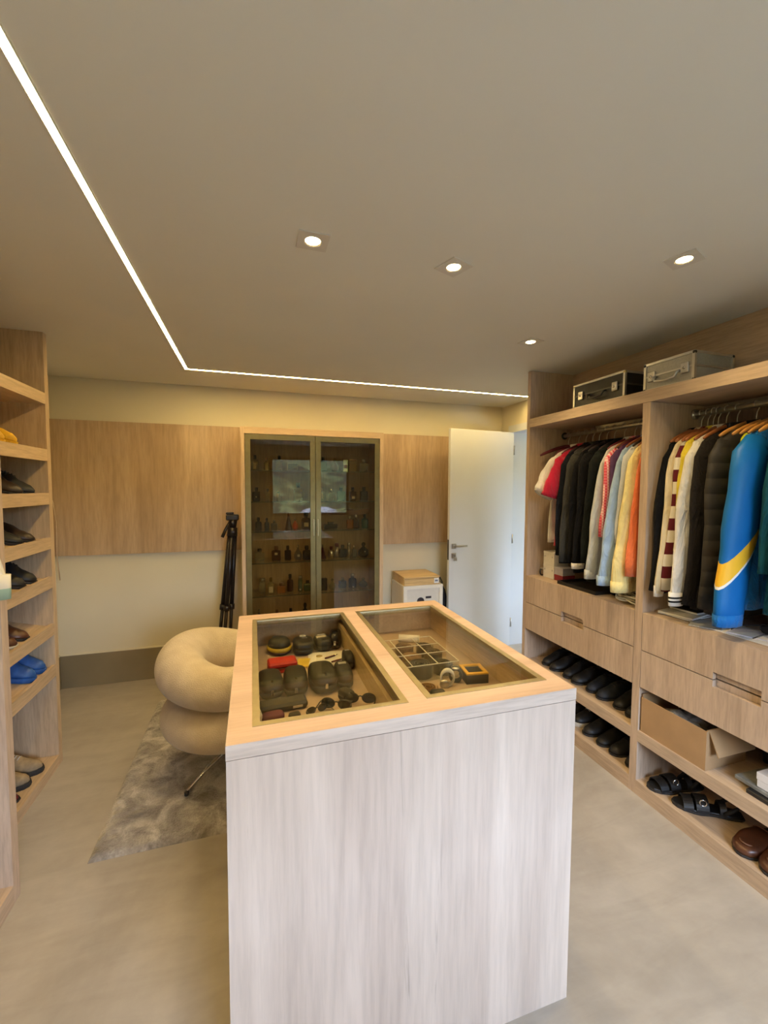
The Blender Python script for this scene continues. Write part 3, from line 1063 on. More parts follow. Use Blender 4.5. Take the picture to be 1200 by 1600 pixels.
C = fabric
white_c = C('cloth_white', (.74, .70, .64))
red_c = C('cloth_red', (.50, .012, .045))
black_c = C('cloth_black', (.006, .006, .008), noise=.3)
navy_c = C('cloth_navy', (.007, .009, .016), noise=.3)
gray_c = C('cloth_charcoal', (.050, .049, .046))
dgreen_c = C('cloth_black_green', (.009, .012, .011), noise=.3)
pale_c = C('cloth_pale_grey', (.52, .54, .54))
denim_c = C('cloth_light_blue', (.33, .46, .66))
lgray_c = C('cloth_light_grey', (.55, .58, .62))
yellow_c = C('cloth_pale_yellow', (.80, .68, .30))
orange_c = C('cloth_orange', (.78, .18, .06))
cream_c = C('cloth_cream', (.72, .62, .42))
plum_c = C('cloth_plum', (.10, .045, .11))
pink_st = bands('cloth_pink_stripe', [(0, (.62, .08, .12)), (.55, (.80, .55, .55))], axis=0, repeat=55, extra=(2, 60, .25, (.75, .25, .28)))
plaid = bands('cloth_plaid', [(0, (.06, .045, .05)), (.5, (.30, .26, .25)), (.75, (.10, .06, .07))], axis=0, repeat=16, extra=(2, 14, .3, (.26, .22, .21)))
sk = 20
def gm(*a, **k):
    global sk
    sk += 1
    return garment(*a, seed=sk, **k)

BAY1 = 'clothes in the wardrobe bay near the door'
BAY2 = 'clothes in the wardrobe bay above the carton'
# far bay, from the end panel towards the divider
gm('shirt', 'white short sleeved shirt hanging closest to the wardrobe end panel', 'shirt', 2.445, white_c, 1.235, 1.560, collar=white_c, sr=.075, swing=0.06, group=BAY1)
gm('shirt', 'crimson red short sleeved shirt next to the white one', 'shirt', 2.385, red_c, 1.205, 1.545, collar=red_c, sr=.075, swing=0.04, group=BAY1)
gm('jacket', 'black jacket hanging right beside the crimson shirt', 'jacket', 2.325, navy_c, 1.10, 1.16, collar=navy_c, group=BAY1, swing=0.04)
gm('blazer', 'charcoal grey blazer with small cuff buttons among black jackets', 'blazer', 2.268, gray_c, 1.16, 1.125, collar=gray_c, sr=.060, swing=0.05, group=BAY1)
gm('jacket', 'plain black jacket hanging between charcoal blazer and dark green coat', 'jacket', 2.205, black_c, 1.06, 1.13, collar=black_c, sr=.062, swing=0.04, group=BAY1)
gm('shirt', 'white shirt cuff with button showing under black jackets', 'shirt', 2.145, black_c, 1.16, 1.105, collar=black_c, cuff=(white_c, .032), sr=.070, swing=0.04, group=BAY1)
gm('coat', 'black green coat hanging beside the pale grey shirt', 'coat', 2.07, dgreen_c, 1.04, 1.15, collar=dgreen_c, sr=.066, swing=0.05, thick=.036, group=BAY1)
gm('shirt', 'pale grey long sleeved shirt hanging beside the black coats', 'shirt', 1.995, pale_c, 1.09, 1.075, collar=pale_c, cuff=(pale_c, .05), taper=.15, sr=.056, swing=0.085, group=BAY1)
gm('shirt', 'pink and red striped shirt half hidden between pale shirts', 'shirt', 1.952, pink_st, 1.16, 1.32, collar=pink_st, sr=.062, swing=0.03, group=BAY1)
gm('shirt', 'dark plum shirt beside the pink striped one', 'shirt', 1.915, plum_c, 1.14, 1.36, collar=plum_c, sr=.060, swing=0.015, group=BAY1)
gm('shirt', 'light blue denim shirt with its long sleeve hanging forward', 'shirt', 1.875, denim_c, 1.11, 1.065, collar=denim_c, cuff=(denim_c, .05), taper=-.05, sr=.058, swing=0.095, group=BAY1)
gm('shirt', 'grey brown plaid shirt with its hem below the blue sleeve', 'shirt', 1.925, plaid, 1.035, None, sh=.20, group=BAY1, hw_hem=.235, thick=.022)
gm('shirt', 'light grey shirt beside the pale yellow one', 'shirt', 1.832, lgray_c, 1.10, 1.30, collar=lgray_c, sr=.064, swing=0.04, group=BAY1)
gm('shirt', 'pale yellow long sleeved shirt, lowest hem by the divider', 'shirt', 1.79, yellow_c, 1.045, 1.045, collar=yellow_c, cuff=(yellow_c, .055), taper=-.12, sr=.066, swing=0.065, group=BAY1)
gm('shirt', 'bright orange shirt hanging against the wardrobe divider', 'shirt', 1.738, orange_c, 1.16, 1.135, collar=orange_c, taper=-.1, sr=.050, swing=0.05, group=BAY1)
for i, (y, mt, w_) in enumerate(((2.455, M_HRED, 'white short sleeved shirt'), (2.385, M_HRED, 'crimson shirt'), (2.325, M_HBLK, 'black jacket beside the crimson shirt'), (2.268, M_HBLK, 'charcoal blazer'), (2.205, M_HBLK, 'plain black jacket'),
                              (2.145, M_HBLK, 'jacket with the white cuff'), (2.07, M_HBLK, 'black green coat'), (1.995, M_HRED, 'pale grey shirt'), (1.952, M_HWOOD, 'pink striped shirt'), (1.915, M_HRED, 'plum shirt'),
                              (1.875, M_HWOOD, 'light blue denim shirt'), (1.925, M_HBLK, 'plaid shirt'), (1.832, M_HBLK, 'light grey shirt'), (1.79, M_HWOOD, 'pale yellow shirt'), (1.738, M_HWOOD, 'orange shirt'))):
    hanger(y, f'hanger with metal hook carrying the {w_}', mt, span=.195, tilt=.02 * (-1) ** i)
hanger(2.555, 'empty dark red hanger beside the wardrobe end panel', M_HRED, span=.24)

# near bay
maroon_sq = bands('cloth_maroon_white', [(0, (.10, .012, .018)), (.50, (.62, .58, .50))], axis=2, repeat=8.5)
lime_c = C('cloth_lime', (.55, .62, .03))
mustard = C('cloth_yellow', (.66, .54, .04))
blue_c = C('cloth_royal_blue', (.004, .125, .41), rough=.55, sheen=.1)
teal_c = C('cloth_teal', (.006, .075, .10))
sweat_c = C('cloth_white_knit', (.72, .70, .66))
brown_c = C('cloth_dark_brown', (.016, .013, .012))
knitcuff = bands('cuff_black_stripes', [(0, (.74, .72, .70)), (.30, (.012, .012, .015)), (.45, (.74, .72, .70)), (.60, (.012, .012, .015)), (.75, (.74, .72, .70))], axis=2, lo=-.940, hi=-.880)
gm('jacket', 'black jacket hanging against the divider above the carton', 'jacket', 1.6, black_c, 1.075, 1.09, collar=black_c, sr=.056, swing=0.065, group=BAY2)
gm('shirt', 'thin cream long sleeved top beside the black jacket at divider', 'shirt', 1.568, cream_c, 1.10, 1.075, collar=cream_c, sr=.046, swing=0.07, thick=.016, cuff=(white_c, .05), group=BAY2)
gm('shirt', 'maroon shirt printed with white blocks', 'shirt', 1.541, maroon_sq, 1.08, 1.10, collar=maroon_sq, sr=.048, thick=.018, swing=0.05, group=BAY2)
gm('shirt', 'yellow shirt showing as a narrow strip behind white sweater', 'shirt', 1.518, mustard, 1.16, 1.30, collar=mustard, sr=.052, thick=.018, swing=.01, group=BAY2)
gm('sweater', 'white sweater with two black stripes round the cuff', 'sweater', 1.48, sweat_c, 1.12, 1.055, collar=sweat_c, cuff=(knitcuff, .06), sr=.062, thick=.028, swing=0.075, group=BAY2)
gm('jacket', 'dark brown black jacket between white sweater and quilted vest', 'jacket', 1.432, brown_c, 1.035, 1.06, collar=brown_c, sr=.064, thick=.034, swing=0.04, group=BAY2)

def quilted():
    k = NB('quilted_charcoal')
    tc = k.n('ShaderNodeTexCoord')
    sp = k.n('ShaderNodeSeparateXYZ')
    k.l(tc.outputs['Object'], sp.inputs[0])
    mm = k.n('ShaderNodeMath', operation='MULTIPLY')
    mm.inputs[1].default_value = 46.0
    k.l(sp.outputs[2], mm.inputs[0])
    sn = k.n('ShaderNodeMath', operation='SINE')
    k.l(mm.outputs[0], sn.inputs[0])
    ab = k.n('ShaderNodeMath', operation='ABSOLUTE')
    k.l(sn.outputs[0], ab.inputs[0])
    v = k.coords()
    k.l(k.ramp(k.noise(v, 12, 3), [(.3, (.020, .017, .015)), (.7, (.034, .030, .027))]), k.b.inputs['Base Color'])
    k.bump(ab.outputs[0], .5, .008)
    return k.fin(.7, 0, .35)
M_QUI = quilted()
gm('puffer_jacket', 'charcoal quilted jacket with horizontal stitched baffles', 'jacket', 1.352, M_QUI, 1.035, 1.07, collar=black_c, sr=.074, thick=.048, swing=0.04, sh=.225, group=BAY2)
lime_gray = bands('cloth_grey_lime', [(0, (.55, .62, .03)), (.885, (.16, .155, .15))], axis=2, lo=-1.0, hi=0.0)
gm('sweatshirt', 'grey and lime green sweatshirt squeezed behind the blue jacket', 'sweatshirt', 1.292, lime_gray, 1.09, 1.12, collar=gray_c, sh=.19, sr=.044, thick=.018, swing=-.02, group=BAY2)

def blue_jacket():
    """royal blue jacket; a yellow chevron band with white piping crosses the sleeve"""
    k = NB('blue_sleeve_band')
    tc = k.n('ShaderNodeTexCoord')
    sp = k.n('ShaderNodeSeparateXYZ')
    k.l(tc.outputs['Object'], sp.inputs[0])
    # slanted coordinate: z - .55*|x - xc|
    sb = k.n('ShaderNodeMath', operation='ADD')
    sb.inputs[1].default_value = .205
    k.l(sp.outputs[0], sb.inputs[0])
    ab = k.n('ShaderNodeMath', operation='ABSOLUTE')
    k.l(sb.outputs[0], ab.inputs[0])
    ml = k.n('ShaderNodeMath', operation='MULTIPLY_ADD')
    ml.inputs[1].default_value = 1.0
    k.l(ab.outputs[0], ml.inputs[0])
    k.l(sp.outputs[2], ml.inputs[2])
    mr = k.n('ShaderNodeMapRange')
    mr.inputs['From Min'].default_value = -1.0
    mr.inputs['From Max'].default_value = 0.0
    k.l(ml.outputs[0], mr.inputs['Value'])
    cr = k.n('ShaderNodeValToRGB')
    cr.color_ramp.interpolation = 'CONSTANT'
    e = cr.color_ramp.elements
    b_ = (.004, .125, .41, 1)
    st = [(0, b_), (.352, (.75, .76, .76, 1)), (.364, (.80, .46, .03, 1)), (.446, b_)]
    while len(e) < len(st):
        e.new(.5)
    for i, (p_, c_) in enumerate(st):
        e[i].position = p_
        e[i].color = c_
    k.l(mr.outputs[0], cr.inputs[0])
    k.l(cr.outputs[0], k.b.inputs['Base Color'])
    v = k.coords()
    k.bump(k.noise(v, 30, 3), .25, .006)
    return k.fin(.5, 0, .3)
M_BLS = blue_jacket()
gm('sport_jacket', 'royal blue sport jacket with a yellow and white band on its sleeve', 'jacket', 1.238, blue_c, 1.10, 1.035, collar=blue_c, sleeve_mat=M_BLS, cuff=(blue_c, .045), sr=.105, taper=.26, thick=.036, swing=0.075, sh=.225, group=BAY2)
gm('jacket', 'dark teal jacket at the edge of view beyond the blue one', 'jacket', 1.145, teal_c, 1.10, 1.26, collar=teal_c, sr=.068, swing=.02, group=BAY2)
gm('sweatshirt', 'pale lavender grey sweatshirt low beside the blue sleeve', 'sweatshirt', 1.085, C('cloth_lavender_grey', (.42, .41, .46)), 1.075, 1.12, sr=.07, thick=.03, swing=.03, group=BAY2)
for i, (y, mt, w_) in enumerate(((1.60, M_HWOOD, 'black jacket at the divider'), (1.568, M_HWOOD, 'thin cream top'), (1.541, M_HWOOD, 'maroon printed shirt'), (1.518, M_HWOOD, 'yellow shirt'), (1.48, M_HWOOD, 'white striped cuff sweater'),
                              (1.432, M_HWOOD, 'dark brown jacket'), (1.352, M_HORG, 'quilted jacket'), (1.292, M_HORG, 'lime green sweatshirt'), (1.238, M_HORG, 'royal blue sport jacket'), (1.145, M_HORG, 'dark teal jacket'), (1.085, M_HORG, 'lavender grey sweatshirt'))):
    hanger(y, f'brown wooden hanger carrying the {w_}', mt, span=.21 if i < 6 else .235, tilt=.015 * (-1) ** i)
hanger(1.19, 'empty orange wooden hanger in front of the blue sport jacket', M_HORG, span=.245)
hanger(1.268, 'empty orange wooden hanger between lime sweatshirt and blue jacket', M_HORG, span=.23)

# sleeve that pokes out of the near-left wardrobe
garment('shirt', 'cream shirt with pale green cuff poking past the shoe rack', 'shirt', 1.825, C('cloth_ivory', (.74, .70, .60)), 1.10, 1.20, rx=-1.205, top=1.97, sh=.205, sr=.052, swing=.105, taper=-.1, rz=PI, seed=7,
        cuff=(bands('cuff_green_print', [(0, (.36, .50, .38)), (.45, (.70, .66, .56))], axis=2, lo=-.775, hi=-.685), .085), collar=C('cloth_ivory', (.74, .70, .60)), group='shirt in the left wardrobe')
hanger(1.825, 'hanger holding the cream shirt in the near wardrobe', M_HWOOD, rx=-1.205, rz_=1.97)

# ------------------------------------------------------------------ shoes
M_LBLK = plain('black_leather', (.010, .010, .012), .5, noise=.2)
M_LNAVY = plain('navy_suede', (.012, .018, .034), .6, noise=.25)
M_LBRN = plain('brown_leather', (.075, .026, .012), .35, noise=.25, nscale=14)
M_LDBR = plain('dark_brown_leather', (.028, .014, .008), .4, noise=.25)
M_TAN = plain('tan_suede', (.30, .22, .13), .7, noise=.15)
M_YEL = plain('yellow_mesh', (.72, .42, .012), .6, noise=.15)
M_BLU = plain('blue_mesh', (.02, .10, .36), .5, noise=.15)
M_SOLE = plain('dark_rubber', (.02, .018, .018), .7)
M_SOLEW = plain('pale_rubber', (.55, .53, .48), .7)
M_LINE = plain('shoe_lining', (.03, .026, .024), .9)
M_LACE = plain('shoe_laces', (.02, .02, .022), .8)
M_LACEW = plain('pale_laces', (.6, .6, .6), .8)

def prof(tab, u):
    for (a, b), (c, d) in zip(tab, tab[1:]):
        if a <= u <= c:
            t = (u - a) / (c - a)
            t = t * t * (3 - 2 * t)
            return b + (d - b) * t
    return tab[-1][1]
WID = [(0, .018), (.06, .030), (.2, .034), (.42, .034), (.68, .047), (.86, .040), (.95, .027), (1, .006)]
HGT = [(0, .060), (.08, .075), (.25, .070), (.42, .080), (.55, .072), (.72, .048), (.9, .036), (1, .016)]

def shoe(name, label, loc, rz, upper, sole, kind='oxford', lace=None, L=.275, k=1.0, pitch=0.0, group=None, accent=None):
    t = thing(name, label, 'shoe', loc, rz, group)
    t.rotation_euler = (0, pitch, rz)
    sh = .012 if kind != 'sneaker' else .026
    n = 18
    def outline(off, z, m=22):
        pts = []
        us = [i / m for i in range(m + 1)]
        for u in us:
            pts.append((-L / 2 + L * u + (off if u > .5 else -off) * (1 if u in (0, 1) else .0), -(prof(WID, u) + off) * k, z))
        for u in us[::-1]:
            pts.append((-L / 2 + L * u + (off if u > .5 else -off) * (1 if u in (0, 1) else .0), (prof(WID, u) + off) * k, z))
        return pts
    MB().rings([outline(.001, 0), outline(.004, sh * .5), outline(.003, sh)], smooth=False).build('sole', sole, t)
    if kind in ('oxford', 'sneaker', 'loafer'):
        rr = []
        m = 20
        for i in range(m + 1):
            u = i / m
            w_, h_ = prof(WID, u) * k, prof(HGT, u) * (1.0 if kind != 'loafer' else .82)
            ring = []
            for q in range(n):
                an = PI * q / (n - 1)
                c_, s_ = math.cos(an), math.sin(an)
                pinch = 1 - .28 * s_ ** 2
                ring.append((-L / 2 + L * (.01 + .98 * u), w_ * math.copysign(abs(c_) ** .7, c_) * pinch, sh + h_ * abs(s_) ** .8))
            rr.append(ring)
        up = MB().rings(rr).build('upper', upper, t)
        # foot opening
        op = MB()
        ring0, ring1, ring2 = [], [], []
        for q in range(20):
            an = 2 * PI * q / 20
            u = .235 + .165 * math.cos(an)
            y = .024 * math.sin(an)
            z = sh + prof(HGT, u) * (1.0 if kind != 'loafer' else .82) + .002
            x = -L / 2 + L * u
            ring0.append((x, y * 1.08, z - .010))
            ring1.append((x, y, z + .001))
            ring2.append((-L / 2 + L * (.235 + .12 * math.cos(an)), y * .72, z - .006))
        op.rings([ring0, ring1, ring2], False, True)
        op.build('lining', M_LINE, t)
        if kind != 'loafer' and lace:
            for j in range(4):
                u = .44 + .055 * j
                z = sh + prof(HGT, u) + .002
                x = -L / 2 + L * u
                MB().tube([(x, -.019, z - .010), (x + .003, 0, z + .001), (x, .019, z - .010)], .0024, 6).build('lace', lace, up)
        if accent:
            for sd in (-1, 1):
                MB().tube([(-L * .12, sd * .034 * k, sh + .012), (-L * .02, sd * .031 * k, sh + .045), (L * .04, sd * .022 * k, sh + .062)], .004, 6).build('side_stripe', accent, up)
    elif kind == 'slipper':
        ins = MB().rings([outline(-.004, sh), outline(-.006, sh + .003)], smooth=False).build('insole', M_LDBR, t)
        rr = []
        m = 14
        for i in range(m + 1):
            u = .40 + .60 * i / m
            w_ = prof(WID, u) * k + .003
            h_ = prof([(.40, .050), (.55, .050), (.8, .038), (.93, .030), (1, .013)], u)
            ring = []
            for q in range(n):
                an = PI * q / (n - 1)
                c_, s_ = math.cos(an), math.sin(an)
                ring.append((-L / 2 + L * u, w_ * math.copysign(abs(c_) ** .6, c_), sh + h_ * abs(s_) ** .6))
            rr.append(ring)
        up = MB().rings(rr, cap0=False).build('upper', upper, t)
        MB().tube([rr[0][q] for q in range(n)], .003, 6).build('piping', accent or upper, up)
        st = [(-L / 2 + L * (.62 + .30 * (1 - abs(2 * i / 12 - 1) ** 2)), (.040 * (2 * i / 12 - 1)) * k, sh + .026 + .012 * (1 - abs(2 * i / 12 - 1))) for i in range(13)]
        MB().tube(st, .0030, 6).build('toe_seam', accent or upper, up)
    elif kind == 'sandal':
        MB().rings([outline(-.003, sh), outline(-.005, sh + .004)], smooth=False).build('insole', M_LBLK, t)
        for (u0, wd, h_) in ((.80, .040, .040), (.60, .050, .055), (.30, .026, .050)):
            strap = []
            for q in range(15):
                an = PI * q / 14
                w_ = prof(WID, u0) * k + .003
                strap.append(((-L / 2 + L * u0), w_ * math.cos(an), sh + h_ * math.sin(an) ** .8))
            b = MB()
            rr = []
            for (x, y, z) in strap:
                rr.append([(x - wd / 2, y, z), (x + wd / 2, y, z - .006), (x + wd / 2, y * .94, z - .010), (x - wd / 2, y * .94, z - .004)])
            b.rings(rr, smooth=False).build('strap', upper, t)
        hp = [(-L / 2 + L * .30, -.036 * k, sh + .01), (-L / 2 + L * .12, -.036 * k, sh + .05), (-L / 2 + L * .02, 0, sh + .062), (-L / 2 + L * .12, .036 * k, sh + .05), (-L / 2 + L * .30, .036 * k, sh + .01)]
        MB().tube(hp, .010, 8, flat=((1, 0, 0), .4)).build('heel_strap', upper, t)
        bk = [(-L / 2 + L * .60 + .014 * math.cos(2 * PI * q / 14), .030 * k, sh + .047 + .014 * math.sin(2 * PI * q / 14)) for q in range(14)]
        bk = [(p[0], p[1] + .012, p[2]) for p in bk]
        MB().tube(bk, .0028, 6, closed=True).build('buckle', M_CHROME, t)
    return t

# wardrobe shoes: toes point out into the room (-x)
ORD = ('first', 'second', 'third', 'fourth', 'fifth', 'sixth', 'seventh', 'eighth')
ys = [1.745, 1.848, 1.955, 2.056, 2.163, 2.262, 2.372, 2.475]
for i, y in enumerate(ys):
    m = M_LNAVY if i in (2, 3) else M_LBLK
    shoe('dress_shoe', f'{ORD[i]} {"navy" if i in (2, 3) else "black"} laced shoe from the divider on the upper shoe shelf', (2.095 + (.008 if i % 2 else 0), y, .3455), PI + R((-3, 4)[i % 2]), m, M_SOLE, 'oxford', M_LACE, k=1.02, group='shoes on the upper wardrobe shelf')
for i, y in enumerate([1.738, 1.838, 1.945, 2.043, 2.15, 2.25]):
    if i == 4:
        shoe('sneaker', 'black sneaker with a pale sole on the wardrobe base shelf', (2.10, y, .0755), PI, M_LBLK, M_SOLEW, 'sneaker', M_LACEW, group='shoes on the wardrobe base')
    else:
        shoe('dress_shoe', f'{ORD[i]} black shoe from the divider on the base shelf', (2.085, y, .0755), PI + R((5, -2)[i % 2]), M_LBLK, M_SOLE, 'loafer' if i % 3 == 2 else 'oxford', M_LACE, group='shoes on the wardrobe base')
shoe('sandal', 'black strap sandal beside the divider on the wardrobe base', (2.045, 1.535, .0755), PI + R(-14), M_LBLK, M_SOLE, 'sandal', k=1.08, group='black sandals')
shoe('sandal', 'black strap sandal with round chrome buckle, lying nearer the slippers', (2.045, 1.375, .0755), PI + R(-38), M_LBLK, M_SOLE, 'sandal', k=1.08, group='black sandals')
for i, (y, a) in enumerate(((1.165, 4), (1.062, 2))):
    shoe('slipper', ('brown leather slipper next to the black sandals', 'brown leather slipper at the picture edge, beyond its mate')[i], (2.06, y, .0755), PI + R(a), M_LBRN, M_SOLE, 'slipper', k=1.12, accent=plain('slipper_stitching', (.17, .075, .035), .5), group='brown slippers')

# rack shoes: toes point out (+x), tipped down the slope
PITCH = math.atan2(SLOPE + .005, .361)
def rackshoe(shelf, y, label, mat, kind='oxford', sole=None, lace=None, accent=None, name='shoe', rz=0.0):
    z = RACKZ[shelf] - .012
    xm = -1.238
    zz = z - .005 + (RX - .018 - xm) / .361 * (SLOPE + .005) + .003
    shoe(name, label, (xm, y, zz), rz, mat, sole or M_SOLE, kind, lace, pitch=PITCH, group='shoes on the sloping rack', accent=accent, L=.27)
rackshoe(0, 2.52, 'yellow running shoe on the highest sloping shelf', M_YEL, 'sneaker', M_YEL, M_YEL, name='running_shoe')
rackshoe(0, 2.41, 'second yellow running shoe farther along the highest sloping shelf', M_YEL, 'sneaker', M_YEL, M_YEL, name='running_shoe')
rackshoe(1, 2.685, 'black shoe on the second sloping shelf, closest to the end panel', M_LBLK, 'oxford', lace=M_LACE)
rackshoe(1, 2.565, 'dark brown shoe on the second sloping shelf', M_LDBR, 'oxford', lace=M_LACE)
rackshoe(2, 2.665, 'dark brown loafer on the third sloping shelf near the end panel', M_LDBR, 'loafer', name='loafer')
rackshoe(2, 2.545, 'black loafer on the third sloping shelf', M_LBLK, 'loafer', name='loafer')
rackshoe(3, 2.665, 'black laced shoe on the fourth sloping shelf near the end panel', M_LBLK, 'oxford', lace=M_LACE)
rackshoe(3, 2.55, 'second black laced shoe on the fourth sloping shelf', M_LBLK, 'oxford', lace=M_LACE)
rackshoe(4, 2.56, 'brown leather loafer on the fifth sloping shelf', M_LBRN, 'loafer', name='loafer')
rackshoe(4, 2.45, 'brown loafer with pale edge half hidden by the wardrobe edge', M_LBRN, 'loafer', name='loafer', sole=M_SOLEW)
rackshoe(5, 2.715, 'blue sneaker with pale stripe closest to the end panel', M_BLU, 'sneaker', M_BLU, M_LACEW, plain('pale_blue_stripe', (.45, .62, .75), .5), name='sneaker')
rackshoe(5, 2.605, 'blue sneaker with pale stripe, nearer along the lowest slope', M_BLU, 'sneaker', M_BLU, M_LACEW, plain('pale_blue_stripe', (.45, .62, .75), .5), name='sneaker')
shoe('sneaker', 'tan sneaker with dark sole on the rack base near the end panel', (-1.24, 2.66, .0605), R(-6), M_TAN, M_SOLE, 'sneaker', M_LACEW, group='shoes on the rack base')
shoe('sneaker', 'second tan sneaker with dark sole on the rack base', (-1.25, 2.545, .0605), R(-6), M_TAN, M_SOLE, 'sneaker', M_LACEW, group='shoes on the rack base')
shoe('loafer', 'maroon loafer tip behind the wardrobe edge on the rack base', (-1.25, 2.42, .0605), 0, plain('maroon_leather', (.10, .012, .02), .4), M_SOLE, 'loafer', group='shoes on the rack base')
shoe('dress_shoe', 'black shoe on the base of the near wardrobe at picture edge', (-1.03, 1.70, .0755), R(5), M_LBLK, M_SOLE, 'oxford', M_LACE)

# ------------------------------------------------------------------ things on the wardrobe shelves
M_SEAM = plain('grey_seam', (.10, .10, .095), .4, .5)
def hard_case(label, y0, y1, x0, x1, h, face, trim, corner, name):
    z0 = 2.1005
    t = thing(name, label, 'case', ((x0 + x1) / 2, (y0 + y1) / 2, z0), group='hard cases on the overhead shelf')
    z1 = z0 + h
    zs = z0 + h * .52
    wp(t, box(x0 + .004, x1 - .004, y0 + .004, y1 - .004, z0 + .003, zs - .001, .004), 'bottom_shell', face)
    wp(t, box(x0 + .004, x1 - .004, y0 + .004, y1 - .004, zs + .001, z1 - .003, .004), 'lid_shell', face)
    e = .012
    for (a, b, nm) in ((z0 + .0005, z0 + e, 'lower_edge'), (z1 - e, z1, 'upper_edge')):
        f = MB()
        f.box(x0, x0 + e, y0, y1, a, b).box(x1 - e, x1, y0, y1, a, b).box(x0 + e, x1 - e, y0, y0 + e, a, b).box(x0 + e, x1 - e, y1 - e, y1, a, b)
        wp(t, f, nm, trim)
    for x, y in ((x0, y0), (x0, y1), (x1, y0), (x1, y1)):
        sx, sy = (1 if x == x0 else -1), (1 if y == y0 else -1)
        wp(t, box(x - sx * .001, x + sx * e, y - sy * .001, y + sy * e, z0 + e, z1 - e), 'corner_post', trim)
        for z in (z0, z1):
            wp(t, MB().lathe([(0, -.009), (.007, -.006), (.0095, 0), (.007, .006), (0, .009)], (x + sx * .005, y + sy * .005, z + (.009 if z == z0 else -.009)), 12), 'corner_cap', corner)
    f = MB()
    f.box(x0 + .001, x1 - .001, y0 + .001, y1 - .001, zs - .004, zs + .004)
    wp(t, f, 'seam_band', trim if face is not M_BLACK else M_SEAM)
    L_ = y1 - y0
    for yy in (y0 + L_ * .17, y1 - L_ * .17):
        lt = wp(t, box(x0 - .007, x0 + .003, yy - .019, yy + .019, zs - .028, zs + .022, .003), 'latch', M_STEEL)
        wp(t, MB().tube([(x0 - .009, yy, zs - .004), (x0 - .004, yy, zs - .004)], .007, 10), 'latch_button', M_CHROME, parent=lt)
    ym = (y0 + y1) / 2
    hd_ = [(x0, ym - .060, zs - .010), (x0 - .016, ym - .060, zs - .014), (x0 - .022, ym - .050, zs - .036), (x0 - .022, ym, zs - .042), (x0 - .022, ym + .050, zs - .036), (x0 - .016, ym + .060, zs - .014), (x0, ym + .060, zs - .010)]
    wp(t, MB().tube(hd_, .0065, 10), 'carry_handle', trim if face is not M_BLACK else M_BLACK)
    return t
M_CASE = plain('silver_case_skin', (.42, .42, .40), .45, .5, noise=.05, nscale=120)
M_ALTR = plain('aluminium_trim', (.62, .61, .58), .3, .9, noise=.03)
hard_case('black hard case with aluminium edges and two steel latches', 1.835, 2.222, 1.945, 2.20, .150, M_BLACK, M_ALTR, plain('brass_corner', (.60, .50, .22), .3, .8), 'equipment_case')
hard_case('silver aluminium briefcase with dark corners beside the black case', 1.455, 1.718, 1.945, 2.20, .142, M_CASE, M_ALTR, M_BLACK, 'briefcase')

# far bay, on the drawers
DZT = .9685
M_CARDW = plain('white_card', (.66, .63, .58), .7, noise=.03)
def card_box(label, x0, x1, y0, y1, z0, z1, m, dots=True, group=None):
    t = thing('small_box', label, 'box', ((x0 + x1) / 2, (y0 + y1) / 2, z0), group=group)
    wp(t, box(x0, x1, y0, y1, z0, z1 - .018, .001), 'box_base', m)
    wp(t, box(x0 - .001, x1 + .001, y0 - .001, y1 + .001, z1 - .0175, z1, .001), 'box_lid', m)
    if dots:
        for yy in (y0 + .016, y1 - .016):
            wp(t, MB().tube([(x0 - .002, yy, z1 - .035), (x0, yy, z1 - .035)], .006, 10), 'press_stud', M_STEEL)
    return t
card_box('white lidded box at the bottom of the pair below the white shirt', 2.00, 2.12, 2.425, 2.535, DZT, DZT + .094, M_CARDW, group='white boxes')
card_box('white lidded box resting on top of another under the white shirt', 2.00, 2.12, 2.425, 2.535, DZT + .0945, DZT + .188, M_CARDW, group='white boxes')
card_box('lavender and dark red box beside the stacked white boxes', 2.00, 2.10, 2.335, 2.418, DZT, DZT + .040, plain('dark_red_card', (.24, .02, .03), .6), False)
card_box('pale lavender lidded box lying on the dark red one', 2.00, 2.10, 2.335, 2.418, DZT + .0405, DZT + .092, plain('lavender_card', (.40, .38, .46), .6), False)
wt = thing('wristwatch', 'small dark wristwatch beside the white boxes and end panel', 'watch', (2.02, 2.568, DZT))
MB().tube([(.022 * math.cos(2 * PI * k / 16), 0, .026 + .024 * math.sin(2 * PI * k / 16)) for k in range(16)], .0055, 8, closed=True, flat=((0, 1, 0), 1.0)).build('strap', M_BLACK, wt)
MB().lathe([(0, 0), (.016, 0), (.017, .005), (.014, .009), (0, .009)], (0, 0, .048), 16).build('watch_head', M_STEEL, wt)
tr_ = thing('document_tray', 'flat black tray lying under the dark jackets', 'tray', (2.06, 2.15, DZT))
MB().box(-.12, .12, -.165, .165, 0, .006).build('tray_floor', M_BLACK, tr_)
MB().box(-.12, -.115, -.165, .165, .006, .022).box(.115, .12, -.165, .165, .006, .022).box(-.115, .115, -.165, -.16, .006, .022).box(-.115, .115, .16, .165, .006, .022).build('tray_rim', M_BLACK, tr_)
random.seed(5)
cb = []
for k in range(150):
    a = k * .33
    r_ = .055 + .022 * math.sin(k * .53) + random.uniform(-.004, .004)
    cb.append((r_ * math.cos(a) + .010 * math.sin(k * .11), r_ * 1.25 * math.sin(a) + .02 * math.cos(k * .07), .010 + .020 * (.5 + .5 * math.sin(k * .71)) + .00015 * k))
tag(MB().tube(cb, .0042, 6).build('charging_cable', plain('white_cable', (.62, .60, .50), .5), loc=(2.015, 1.80, DZT - .004)), 'tangled white charging cable beside the wardrobe divider', 'cable')
sn = thing('pouch', 'soft black pouch lying beside the tangled white cable', 'pouch', (2.10, 1.93, DZT))
